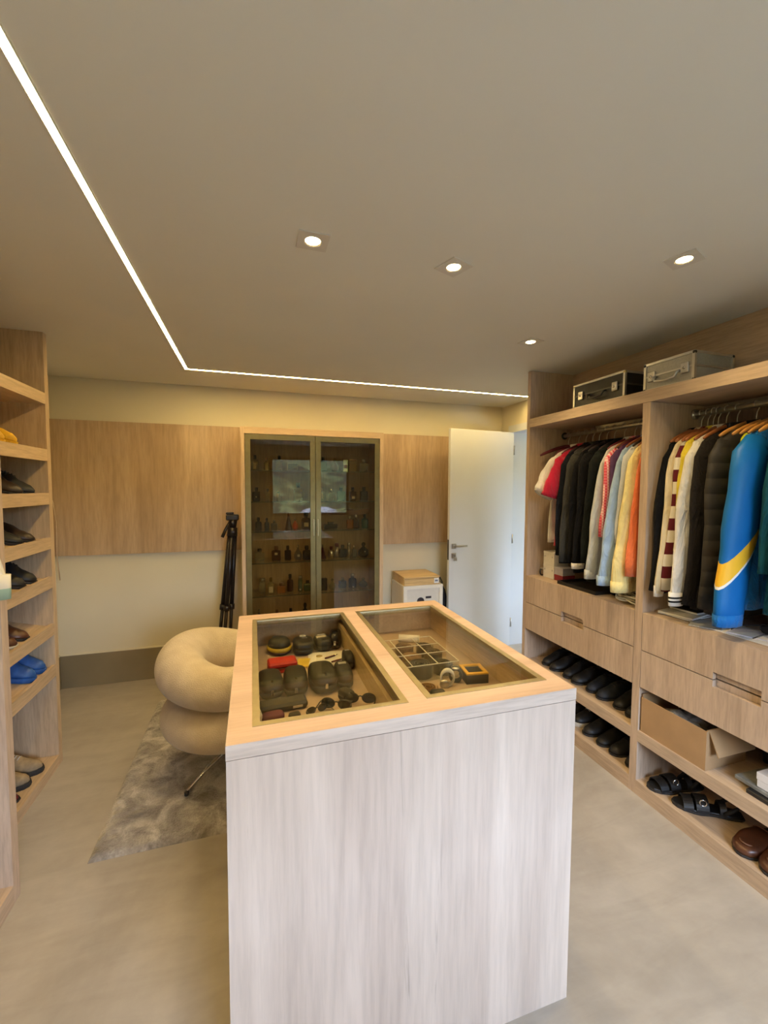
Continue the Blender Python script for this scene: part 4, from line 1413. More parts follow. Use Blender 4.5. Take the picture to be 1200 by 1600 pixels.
MB().lathe([(0, .0), (.05, .001), (.066, .012), (.062, .03), (.04, .042), (0, .046)], n=20, sx=1.3, sy=.9).build('pouch_body', fabric('black_felt', (.015, .015, .018), .9), sn)
MB().tube([(-.05, .0, .041), (0, .004, .048), (.05, 0, .041)], .003, 6).build('zip', M_STEEL, sn)

# near bay, on the drawers
M_PAPER = plain('paper_white', (.74, .73, .72), .6, noise=.02)
def flat_pile(name, label, cat, x, y, z, w_, d_, h_, rz, cover, pages=None, group=None):
    t = thing(name, label, cat, (x, y, z), rz, group)
    if pages:
        MB().box(-w_ / 2 + .002, w_ / 2 - .002, -d_ / 2 + .002, d_ / 2 - .002, .0012, h_ - .0012).build('pages', pages, t)
        MB().box(-w_ / 2, w_ / 2, -d_ / 2, d_ / 2, 0, .0011).build('back_cover', cover, t)
        MB().box(-w_ / 2, w_ / 2, -d_ / 2, d_ / 2, h_ - .0011, h_).build('front_cover', cover, t)
    else:
        MB().box(-w_ / 2, w_ / 2, -d_ / 2, d_ / 2, 0, h_, min(.002, h_ * .3)).build('sheet', cover, t)
    return t
flat_pile('magazine', 'dark magazine at the bottom of the pile under the jackets', 'magazine', 2.09, 1.545, DZT, .22, .16, .008, R(8), M_BLACK, M_PAPER)
flat_pile('magazine', 'white covered magazine on the pile under the dark jackets', 'magazine', 2.085, 1.545, DZT + .0085, .22, .16, .008, R(12), M_PAPER, M_PAPER)
flat_pile('notebook', 'black notebook lying on the white magazine', 'notebook', 2.13, 1.55, DZT + .017, .14, .14, .012, R(4), M_BLACK, M_PAPER)
flat_pile('document', 'large white sheet of paper lying along the drawer top', 'paper', 2.075, 1.225, DZT, .19, .42, .0015, R(3), M_PAPER)
flat_pile('folder', 'clear grey plastic folder with its corner over the drawer edge', 'folder', 2.02, 1.40, DZT + .0018, .15, .12, .003, R(30), plain('grey_plastic_sleeve', (.32, .32, .31), .25))
ev = thing('envelope', 'lavender white envelope under a pair of sunglasses', 'envelope', (2.075, 1.235, DZT + .002), R(20))
MB().box(-.06, .06, -.085, .085, 0, .004, .001).build('envelope_body', plain('lavender_paper', (.58, .57, .66), .6), ev)
MB().add([(-.06, -.085, .0045), (-.06, .085, .0045), (.015, 0, .0075)], [(0, 1, 2)]).build('envelope_flap', M_PAPER, ev)

def sunglasses(label, x, y, z, rz, m=None, lens=None, s=1.0, fold=True, tilt=0.0, group=None):
    t = thing('sunglasses', label, 'sunglasses', (x, y, z), rz, group)
    t.rotation_euler = (tilt, 0, rz)
    m = m or M_BLACK
    f = MB()
    for sd in (-1, 1):
        pts = [(sd * .034 * s + .026 * s * math.cos(2 * PI * k / 18), 0, .021 * s + .019 * s * math.sin(2 * PI * k / 18)) for k in range(18)]
        f.tube(pts, .0028 * s, 8, closed=True)
    f.tube([(-.010 * s, 0, .026 * s), (0, 0, .029 * s), (.010 * s, 0, .026 * s)], .0025 * s, 8)
    fr_ = f.build('frame', m, t)
    for sd in (-1, 1):
        MB().prism([(sd * .034 * s + .0245 * s * math.cos(2 * PI * k / 18), .021 * s + .0175 * s * math.sin(2 * PI * k / 18)) for k in range(18)], -.0008, .0008).xform(Matrix(((1, 0, 0, 0), (0, 0, 1, 0), (0, 1, 0, 0), (0, 0, 0, 1)))).build('lens', lens or plain('dark_lens', (.008, .008, .010), .08), t)
        MB().tube([(sd * .060 * s, 0, .028 * s), (sd * .062 * s, .02 * s, .028 * s), (sd * .060 * s, .085 * s, .027 * s), (sd * .058 * s, .125 * s, .010 * s)], .0026 * s, 8).build('temple', m, t)
    return t
sunglasses('dark sunglasses resting on the lavender envelope on the drawers', 2.10, 1.185, DZT + .0095, R(70))
mc = MB()
rr = []
for k, (s_, z) in enumerate(((1, 0), (1.03, .02), (.96, .05), (.8, .07), (.4, .082), (.05, .084))):
    rr.append([(.12 * s_ * math.cos(2 * PI * q / 24) * (1 + .06 * math.sin(q * 2.6 + k)), .16 * s_ * math.sin(2 * PI * q / 24) * (1 + .05 * math.cos(q * 1.9)), z) for q in range(24)])
tag(mc.rings(rr).build('folded_sweater', fabric('maroon_wool', (.085, .008, .02)), loc=(2.30, 1.10, DZT)), 'maroon sweater folded on the drawers behind the papers', 'sweater')

# middle shelf of the near bay
M_KRAFT = plain('kraft_cardboard', (.38, .235, .115), .85, noise=.05, nscale=9)
ct = thing('cardboard_carton', 'open brown cardboard carton with a flap hanging down', 'carton', (2.03, 1.462, .3455))
X0, X1, Y0, Y1, ZB, ZT = 1.912, 2.17, 1.300, 1.628, .3455, .530
wp(ct, box(X0, X1, Y0, Y1, ZB, ZB + .004), 'carton_base', M_KRAFT)
wp(ct, box(X0, X0 + .005, Y0, Y1, ZB + .0045, ZT - .004), 'carton_side', M_KRAFT)
wp(ct, box(X1 - .005, X1, Y0, Y1, ZB + .0045, ZT), 'carton_side', M_KRAFT)
wp(ct, box(X0 + .0055, X1 - .0055, Y0, Y0 + .005, ZB + .0045, ZT), 'carton_side', M_KRAFT)
wp(ct, box(X0 + .0055, X1 - .0055, Y1 - .005, Y1, ZB + .0045, ZT + .012), 'carton_side', M_KRAFT)
fl = MB()
a, b = Vector((0, Y0, ZT)), Vector((0, Y0 - .045, ZT - .100))
v = []
for x in (X0 + .015, X1 - .012):
    v += [(x, a.y, a.z), (x, b.y, b.z), (x, b.y + .003, b.z - .004), (x, a.y + .001, a.z - .005)]
fl.add(v, [(0, 1, 2, 3), (7, 6, 5, 4), (0, 4, 5, 1), (1, 5, 6, 2), (2, 6, 7, 3), (3, 7, 4, 0)])
wp(ct, fl, 'flap', M_KRAFT)
random.seed(3)
pw = []
for k in range(9):
    pw.append([(1.95 + .20 * k / 8, 1.46 + .085 * math.cos(2 * PI * q / 14) * (1 + random.uniform(-.25, .25)), .475 + .042 * math.sin(2 * PI * q / 14) * (1 + random.uniform(-.3, .3))) for q in range(14)])
bw = MB().rings(pw)
bw.xform(Matrix.Translation((-2.05, -1.46, -.43)))
tag(bw.build('plastic_wrap', plain('silver_plastic_film', (.55, .57, .60), .15, .6, noise=.3, nscale=40), loc=(2.05, 1.46, .43)), 'crumpled silvery plastic wrap inside the cardboard carton', 'plastic wrap')
bx = thing('electronic_box', 'black electronic box at the back of the middle shelf beyond the carton', 'electronic box', (2.32, 1.19, .3455))
MB().box(-.09, .09, -.10, .08, 0, .085, .006).build('housing', M_BLACK, bx)
MB().box(-.0925, -.0905, -.085, -.02, .012, .07, .0008).build('front_screen', plain('dark_screen', (.02, .02, .024), .1), bx)
for k in range(3):
    MB().tube([(-.090, .01 + .022 * k, .04), (-.098, .01 + .022 * k, .04)], .007, 10).build('knob', M_BLACK, bx)
flat_pile('laptop', 'thin black laptop at the front of the middle shelf', 'laptop', 2.06, .99, .3455, .24, .33, .018, 0, M_BLACK)
flat_pile('plastic_sleeve', 'crinkled grey plastic sleeve lying over the black laptop', 'plastic sleeve', 2.075, 1.01, .364, .235, .40, .016, R(-2), plain('grey_film', (.24, .25, .24), .3, noise=.3, nscale=20))
wb = thing('white_box', 'glossy white box on the grey plastic sleeve at picture edge', 'box', (2.08, .985, .3805))
MB().box(-.11, .11, -.15, .15, 0, .030, .002).build('box_base', plain('glossy_white_card', (.76, .76, .80), .25, noise=.02), wb)
MB().box(-.112, .112, -.152, .152, .0305, .062, .002).build('box_lid', plain('glossy_white_card', (.76, .76, .80), .25), wb)

# ------------------------------------------------------------------ inside the island
Z = TZ + .0005
M_OLIVE = plain('olive_black_case', (.017, .017, .013), .5, noise=.15)
M_CHAR = plain('charcoal_case', (.026, .026, .028), .55, noise=.12)
def clam(label, x, y, sx, sy, h, mat, rz=0.0, name='glasses_case', mark=None, clasp=True, lean=0.0):
    """rounded clam-shell case: two shells, hinge line, clasp"""
    t = thing(name, label, 'case', (x, y, Z), rz, 'cases under the island glass')
    n = 24
    def ring(s_, z):
        out = []
        for q in range(n):
            an = 2 * PI * q / n
            c_, d_ = math.cos(an), math.sin(an)
            out.append((sx / 2 * s_ * math.copysign(abs(c_) ** .62, c_), sy / 2 * s_ * math.copysign(abs(d_) ** .62, d_) + lean * z, z))
        return out
    zm = h * .48
    MB().rings([ring(.55, 0), ring(.86, h * .06), ring(1.0, h * .25), ring(1.0, zm - .0012)]).build('lower_shell', mat, t)
    up = MB().rings([ring(1.0, zm), ring(1.0, h * .68), ring(.90, h * .88), ring(.68, h * .97), ring(.25, h)]).build('upper_shell', mat, t)
    if clasp:
        MB().box(-.005, .005, -sy / 2 - .0025, -sy / 2 + .002, zm - .009, zm + .010, .001).build('clasp', M_CHROME, t)
        MB().box(-.004, .004, -sy * .42, -sy * .20, h * .92, h * .975, .001).build('strap_clip', M_CHROME, up)
    if mark:
        for (mx, my, mw, mh, mm) in mark:
            MB().box(mx - mw / 2, mx + mw / 2, my - mh / 2, my + mh / 2, h * .90, h * 1.004).build('printed_mark', mm, up)
    return t
M_MARKW = plain('white_print', (.72, .71, .68), .5, noise=.2, nscale=300)
M_MARKC = plain('cream_print', (.66, .60, .48), .5, noise=.35, nscale=260)
# back row
yc = thing('oval_case', 'black and yellow oval case in the back corner of the left window', 'case', (.105, 1.895, Z), R(20), 'cases under the island glass')
def oval(s_, z, a=.052, b=.060):
    return [(a * s_ * math.cos(2 * PI * q / 24), b * s_ * math.sin(2 * PI * q / 24), z) for q in range(24)]
MB().rings([oval(.8, 0), oval(1, .008), oval(1.02, .016)]).build('dark_base', plain('plum_black', (.03, .012, .02), .4), yc)
MB().rings([oval(1.02, .0165), oval(1.03, .024), oval(.98, .032)]).build('yellow_band', plain('mustard_trim', (.42, .29, .02), .45), yc)
MB().rings([oval(.93, .0325), oval(.88, .048), oval(.7, .060), oval(.3, .066)]).build('padded_top', plain('black_rubber', (.02, .021, .018), .5), yc)
clam('black rounded case with a white square badge in the back row', .207, 1.872, .092, .125, .058, M_BLACK, R(-4), mark=[(0, .036, .026, .022, M_MARKW), (.006, .008, .024, .005, plain('silver_print', (.6, .6, .58), .3, .5)), (0, .036, .007, .007, M_BLACK)], clasp=False)
clam('black rounded case printed with pale scribble in the back row', .296, 1.880, .078, .105, .056, M_BLACK, R(6), mark=[(0, .028, .036, .007, M_MARKW), (-.006, .002, .046, .022, M_MARKC)], clasp=False)
clam('glossy plain black case nearest the drawer rail in the back row', .358, 1.905, .055, .130, .066, plain('piano_black', (.006, .006, .007), .08), R(-12), clasp=True)
# second row
rd = thing('zip_case', 'bright red zipped case under the left window', 'case', (.105, 1.70, Z), R(3))
MB().box(-.056, .056, -.036, .036, 0, .019, .006).build('lower_half', plain('red_fabric', (.46, .016, .010), .55), rd)
MB().box(-.056, .056, -.036, .036, .0215, .042, .006).build('upper_half', plain('red_fabric', (.46, .016, .010), .55), rd)
MB().box(-.0572, .0572, -.0372, .0372, .0188, .0217, .001).build('zip', plain('dark_red_zip', (.12, .01, .01), .5), rd)
MB().tube([(.056, -.02, .02), (.070, -.025, .016), (.078, -.01, .006), (.066, .01, .004)], .0025, 6).build('wrist_loop', M_BLACK, rd)
flat_pile('booklet', 'small yellow booklet between the red case and white card', 'booklet', .192, 1.735, Z, .05, .085, .006, R(-14), plain('yellow_card', (.62, .46, .06), .5), M_PAPER)
wc = flat_pile('leaflet', 'large white leaflet with a round seal under the left window', 'leaflet', .292, 1.755, Z, .15, .145, .004, R(-5), M_PAPER, M_PAPER)
MB().lathe([(0, 0), (.014, 0), (.014, .0006), (0, .0006)], (-.028, .028, .0042), 18).build('round_seal', plain('gold_seal', (.42, .33, .16), .4, .3), wc)
for i, (a, b, l) in enumerate((((.285, 1.745), (.345, 1.772), 'upper dark red pen lying on the white leaflet'), ((.305, 1.700), (.362, 1.722), 'lower dark red pen lying on the white leaflet'))):
    pn = thing('pen', l, 'pen', (a[0], a[1], Z + .0085), 0, 'pens under the island glass')
    d_ = Vector((b[0] - a[0], b[1] - a[1], 0))
    MB().tube([(0, 0, 0), d_ * .75], .0035, 8).build('pen_barrel', plain('maroon_pen', (.10, .012, .03), .3), pn)
    MB().tube([d_ * .752, d_], [.0034, .0012], 8).build('pen_tip', M_CHROME, pn)
# third row
clam('olive black glasses case closest to the left glass frame', .052, 1.528, .088, .155, .062, M_OLIVE, R(4))
clam('olive black glasses case second in the front row of cases', .140, 1.522, .086, .160, .066, M_OLIVE, R(-3))
clam('widest olive black glasses case in the middle of the row', .238, 1.520, .098, .165, .072, M_OLIVE, R(2))
clam('dark case with silver print fourth in the row of cases', .318, 1.525, .062, .150, .062, M_CHAR, R(-2), mark=[(0, .03, .03, .018, plain('silver_print', (.6, .6, .58), .3, .5))], clasp=False)
clam('dark green black case beside the wooden drawer rail', .3655, 1.66, .042, .10, .060, M_OLIVE, R(0), mark=[(0, .02, .018, .012, plain('silver_print', (.6, .6, .58), .3, .5))], clasp=False)
fc = thing('pencil_case', 'flat charcoal case with a pale slot at the front left', 'case', (.088, 1.398, Z), R(4))
MB().box(-.078, .078, -.030, .030, 0, .026, .008).build('case_body', M_CHAR, fc)
MB().box(.028, .060, -.0312, -.0295, .008, .016, .0005).build('pale_slot', plain('pale_slot', (.55, .48, .40), .5), fc)
clam('small maroon pouch in the front corner of the left window', .052, 1.325, .070, .042, .028, plain('maroon_pouch', (.12, .025, .05), .7), R(8), name='pouch', clasp=False)
wh = thing('tissue_pack', 'small white packet against the left glass frame', 'packet', (.005, 1.335, Z), R(10))
MB().box(-.012, .012, -.028, .028, 0, .036, .006).build('packet_body', M_PAPER, wh)
MB().box(-.008, .008, -.018, .018, .0362, .038, .0006).build('packet_flap', M_MARKC, wh)
sunglasses('black sunglasses lying nearest the flat charcoal case', .190, 1.330, Z + .003, R(200), s=.62, group='sunglasses under the island glass')
sunglasses('larger black sunglasses in the middle of the front edge', .255, 1.335, Z + .003, R(150), s=.85, group='sunglasses under the island glass')
sunglasses('shiny black sunglasses beside the drawer rail', .340, 1.350, Z + .003, R(160), plain('glossy_black_frame', (.008, .008, .008), .1), s=.85, group='sunglasses under the island glass')
clam('small pointed black case between two sunglasses', .300, 1.385, .040, .065, .040, M_BLACK, R(30), clasp=False)
clam('tiny black case beside the maroon pouch', .118, 1.318, .038, .026, .022, M_BLACK, R(15), clasp=False)

# right window: acrylic organiser with rolled belts, watch, open box
M_ACR = thin_glass('clear_acrylic', (.97, .98, .97), 1.49)
M_ACE = plain('acrylic_edge', (.66, .64, .56), .3, noise=.02)
og = thing('acrylic_organiser', 'clear acrylic divider tray holding rolled belts', 'organiser', (.616, 1.58, Z))
gxs = [.475, .566, .669, .757]
gys = [1.440, 1.545, 1.635, 1.725]
ht = .062
def wall(a, b):
    (x0, y0), (x1, y1) = a, b
    w_ = .0015
    if abs(x1 - x0) > abs(y1 - y0):
        q = (x0, x1, y0 - w_, y0 + w_)
    else:
        q = (x0 - w_, x0 + w_, y0, y1)
    o_ = wp(og, box(*q, Z + .002, Z + ht), 'divider_wall', M_ACR)
    wp(og, box(*q, Z + ht, Z + ht + .0022), 'polished_edge', M_ACE, parent=o_)
for x in gxs:
    wall((x, gys[0]), (x, gys[-1]))
for y in gys:
    for x0, x1 in zip(gxs, gxs[1:]):
        wall((x0 + .002, y), (x1 - .002, y))
wp(og, box(gxs[0], gxs[-1], gys[0], gys[-1], Z, Z + .0018), 'organiser_base', M_ACR)
def belt(label, x, y, r_, h_, mat, z=Z + .0022, turns=4, buckle=True):
    t = thing('rolled_belt', label, 'belt', (x, y, z), 0, 'rolled belts')
    N = 22 * turns
    rr = []
    for k in range(N + 1):
        a = 2 * PI * k / 22
        rad = .008 + (r_ - .010) * k / N
        c_, s_ = math.cos(a), math.sin(a)
        rr.append([(rad * c_, rad * s_, 0), ((rad + .0032) * c_, (rad + .0032) * s_, 0), ((rad + .0032) * c_, (rad + .0032) * s_, h_), (rad * c_, rad * s_, h_)])
    MB().rings(rr, smooth=False).build('belt_strap', mat, t)
    if buckle:
        MB().tube([(r_ + .003, -.012, h_ * .15), (r_ + .003, .012, h_ * .15), (r_ + .003, .012, h_ * .85), (r_ + .003, -.012, h_ * .85)], .0022, 6, closed=True).build('buckle', M_CHROME, t)
    return t
M_BELTB = plain('black_belt', (.018, .018, .018), .4)
M_BELTN = plain('brown_belt', (.09, .045, .02), .45)
M_BELTG = plain('olive_belt', (.06, .05, .03), .5)
cells = [(i, j) for j in range(3) for i in range(3)]
bl = {(1, 0): ('large black rolled belt in the front middle cell', M_BELTB), (2, 0): ('black rolled belt in the front cell toward the door', M_BELTB), (0, 0): ('dark rolled belt in the front cell by the wooden strip', M_BELTG),
      (1, 1): ('tan and brown rolled belt in the centre cell', plain('tan_belt', (.30, .17, .07), .45)), (2, 1): ('dark olive rolled belt in the middle row toward the door', M_BELTG), (0, 1): ('brown rolled belt in the middle row by the wooden strip', M_BELTN),
      (1, 2): ('brown rolled belt in the back middle cell', M_BELTN), (2, 2): ('black rolled belt in the back cell toward the door', M_BELTB), (0, 2): ('woven brown belt in the back cell by the wooden strip', M_BELTN)}
for (i, j), (lb, mt) in bl.items():
    cx, cy = (gxs[i] + gxs[i + 1]) / 2, (gys[j] + gys[j + 1]) / 2
    belt(lb, cx, cy, min(gxs[i + 1] - gxs[i], gys[j + 1] - gys[j]) / 2 - .0045, .040 + .008 * ((i + j) % 2), mt, buckle=False)
rt = thing('paper_tube', 'short white tube lying behind the acrylic tray', 'tube', (.70, 1.845, Z + .017), R(-25))
MB().tube([(-.045, 0, 0), (.045, 0, 0)], .0165, 16).build('tube_body', M_PAPER, rt)
MB().tube([(.0455, 0, 0), (.052, 0, 0)], .0172, 16).build('tube_cap', M_ACE, rt)
wa = thing('wristwatch', 'white strapped wristwatch standing in front of the acrylic tray', 'watch', (.682, 1.385, Z), R(-20))
MB().tube([(.024 * math.cos(2 * PI * k / 18), 0, .031 + .028 * math.sin(2 * PI * k / 18)) for k in range(18)], .0085, 8, closed=True, flat=((1, 0, 0), .5)).build('strap', plain('white_rubber', (.66, .65, .60), .5), wa)
MB().lathe([(0, 0), (.016, 0), (.018, .004), (.015, .009), (0, .009)], (0, 0, 0), 18).xform(Matrix.Translation((-.012, -.012, .012)) @ Matrix.Rotation(R(90), 4, 'X')).build('watch_head', M_STEEL, wa)
dk = thing('wristwatch', 'dark watch standing behind the white strapped watch', 'watch', (.725, 1.405, Z), R(-25))
MB().tube([(.022 * math.cos(2 * PI * k / 18), 0, .028 + .025 * math.sin(2 * PI * k / 18)) for k in range(18)], .0095, 8, closed=True, flat=((1, 0, 0), .5)).build('strap', M_BLACK, dk)
MB().lathe([(0, 0), (.015, 0), (.016, .005), (0, .006)], (0, 0, .052), 18).build('watch_head', M_STEEL, dk)
ob = thing('gift_box', 'open dark box with bright yellow rim under the right window', 'box', (.803, 1.408, Z), R(-8))
s1, s2, hh = .043, .030, .034
f = MB()
for q in ((-s1, s1, -s1, -s2), (-s1, s1, s2, s1), (-s1, -s2, -s2, s2), (s2, s1, -s2, s2)):
    f.box(*q, 0, hh)
f.build('outer_wall', plain('dark_board', (.035, .032, .034), .6), ob)
f = MB()
for q in ((-s1, s1, -s1, -s2), (-s1, s1, s2, s1), (-s1, -s2, -s2, s2), (s2, s1, -s2, s2)):
    f.box(*q, hh + .0005, hh + .006)
f.build('yellow_rim', plain('yellow_orange', (.74, .42, .02), .5), ob)
MB().box(-s2, s2, -s2, s2, .001, .010).build('white_cushion', M_PAPER, ob)
belt('amber brown coiled bracelet at the front of the right window', .600, 1.372, .036, .014, plain('amber_brown', (.24, .12, .03), .35), z=Z, turns=3, buckle=False)
clam('small black pouch in front of the amber bracelet', .612, 1.318, .055, .035, .024, M_BLACK, R(-10), name='pouch', clasp=False)
flat_pile('card', 'small printed pink card beside the yellow rimmed box', 'card', .838, 1.50, Z, .045, .03, .012, R(6), plain('pink_card', (.50, .28, .26), .6, noise=.4, nscale=200))

# ------------------------------------------------------------------ perfume bottles
random.seed(9)
M_GOLD = plain('gold_cap', (.62, .46, .16), .25, .9)
M_SILV = plain('silver_cap', (.66, .66, .66), .2, .95)
M_CAPB = plain('black_cap', (.012, .012, .012), .25)
M_WOODC = plain('wood_cap', (.18, .09, .04), .5)
M_LABW = plain('label_and_glint_white', (.72, .70, .64), .5)  # paper labels, also the painted glints on black bottles
M_LABG = plain('label_gold', (.50, .40, .18), .4, .4)
BG = {'clear': bottle_glass('glass_clear', (.66, .66, .58), .30), 'amber': bottle_glass('glass_amber', (.45, .18, .03), .72), 'brown': bottle_glass('glass_brown', (.06, .022, .010), .93), 'black': bottle_glass('glass_black', (.012, .011, .012), .97),
      'navy': bottle_glass('glass_navy', (.012, .016, .035), .97), 'green': bottle_glass('glass_green', (.10, .20, .10), .7), 'teal': bottle_glass('glass_teal', (.06, .20, .20), .7), 'orange': bottle_glass('glass_orange', (.80, .18, .04), .7),
      'gold': bottle_glass('glass_gold', (.62, .52, .20), .6), 'pale': bottle_glass('glass_pale_gold', (.66, .60, .36), .45), 'red': bottle_glass('glass_red', (.10, .014, .014), .95), 'silver': M_SILV, 'grey': bottle_glass('glass_grey', (.25, .25, .25), .5)}
CAPS = {'b': M_CAPB, 'g': M_GOLD, 's': M_SILV, 'w': M_WOODC, 'r': plain('dark_red_cap', (.14, .015, .02), .3)}

def bottle(desc, shelf, x, w_, h_, kind, col, cap='b', label=None, y=3.66, door=0, name='perfume_bottle', cat='bottle'):
    z = SHZ[shelf] + .0005
    sn = ('top', 'second', 'third', 'fourth', 'fifth', 'lowest visible')[shelf]
    t = thing(name, f'{desc} on the {sn} glass shelf, {("left", "right")[door]} door', cat, (x, y, z), random.uniform(-.12, .12), 'perfume bottles in the glass cabinet')
    r_ = w_ / 2
    g = BG[col]
    hb = h_ * .70
    d = min(r_, .020) if kind in ('flat', 'box', 'slab') else r_
    if kind in ('flat', 'slab'):
        b = MB().box(-r_, r_, -d, d, 0, hb, min(.006, r_ * .25))
        b.lathe([(r_ * .42, hb - .001), (r_ * .36, hb + h_ * .05)], n=14)
        b.build('glass_body', g, t)
        MB().lathe([(0, 0), (r_ * .46, 0), (r_ * .46, h_ * .22), (r_ * .40, h_ * .25), (0, h_ * .25)], (0, 0, hb + h_ * .052), 16).build('cap', CAPS[cap], t)
    elif kind == 'box':
        MB().box(-r_, r_, -d, d, 0, h_ * .86, .001).build('carton_body', g, t)
        MB().box(-r_ - .0008, r_ + .0008, -d - .0008, d + .0008, h_ * .865, h_, .001).build('carton_lid', CAPS.get(cap, g), t)
    elif kind == 'round':
        MB().lathe([(0, 0), (r_ * .9, 0), (r_, h_ * .03), (r_, hb * .82), (r_ * .8, hb * .95), (r_ * .35, hb), (r_ * .32, hb + h_ * .05)], n=20).build('glass_body', g, t)
        MB().lathe([(0, 0), (r_ * .48, 0), (r_ * .5, h_ * .20), (r_ * .4, h_ * .25), (0, h_ * .25)], (0, 0, hb + h_ * .052), 16).build('cap', CAPS[cap], t)
    elif kind == 'bulb':
        MB().lathe([(0, 0), (r_ * .6, 0), (r_ * .95, hb * .22), (r_, hb * .42), (r_ * .8, hb * .7), (r_ * .35, hb * .93), (r_ * .22, hb), (r_ * .22, hb + h_ * .05)], n=22).build('glass_body', g, t)
        MB().lathe([(0, 0), (r_ * .28, 0), (r_ * .40, h_ * .10), (r_ * .30, h_ * .2), (0, h_ * .25)], (0, 0, hb + h_ * .052), 14).build('cap', CAPS[cap], t)
    elif kind == 'cone':
        MB().lathe([(0, 0), (r_, 0), (r_ * .98, h_ * .04), (r_ * .62, hb * .6), (r_ * .30, hb), (r_ * .26, hb + h_ * .05)], n=20).build('glass_body', g, t)
        MB().lathe([(0, 0), (r_ * .30, 0), (r_ * .26, h_ * .2), (0, h_ * .25)], (0, 0, hb + h_ * .052), 14).build('cap', CAPS[cap], t)
    elif kind == 'slim':
        MB().lathe([(0, 0), (r_, 0), (r_, h_ * .72), (r_ * .7, h_ * .74), (r_ * .7, h_ * .765)], n=16).build('glass_body', g, t)
        MB().lathe([(0, 0), (r_, 0), (r_, h_ * .2), (r_ * .85, h_ * .232), (0, h_ * .232)], (0, 0, h_ * .767), 16).build('cap', CAPS[cap], t)
    if label:
        lw, lh, lz, lm = label
        MB().box(-lw / 2, lw / 2, -d - .0022, -d - .0008, lz, lz + lh).build('label', lm, t)  # paper label; on the black bottles this patch is a painted glint
    return t

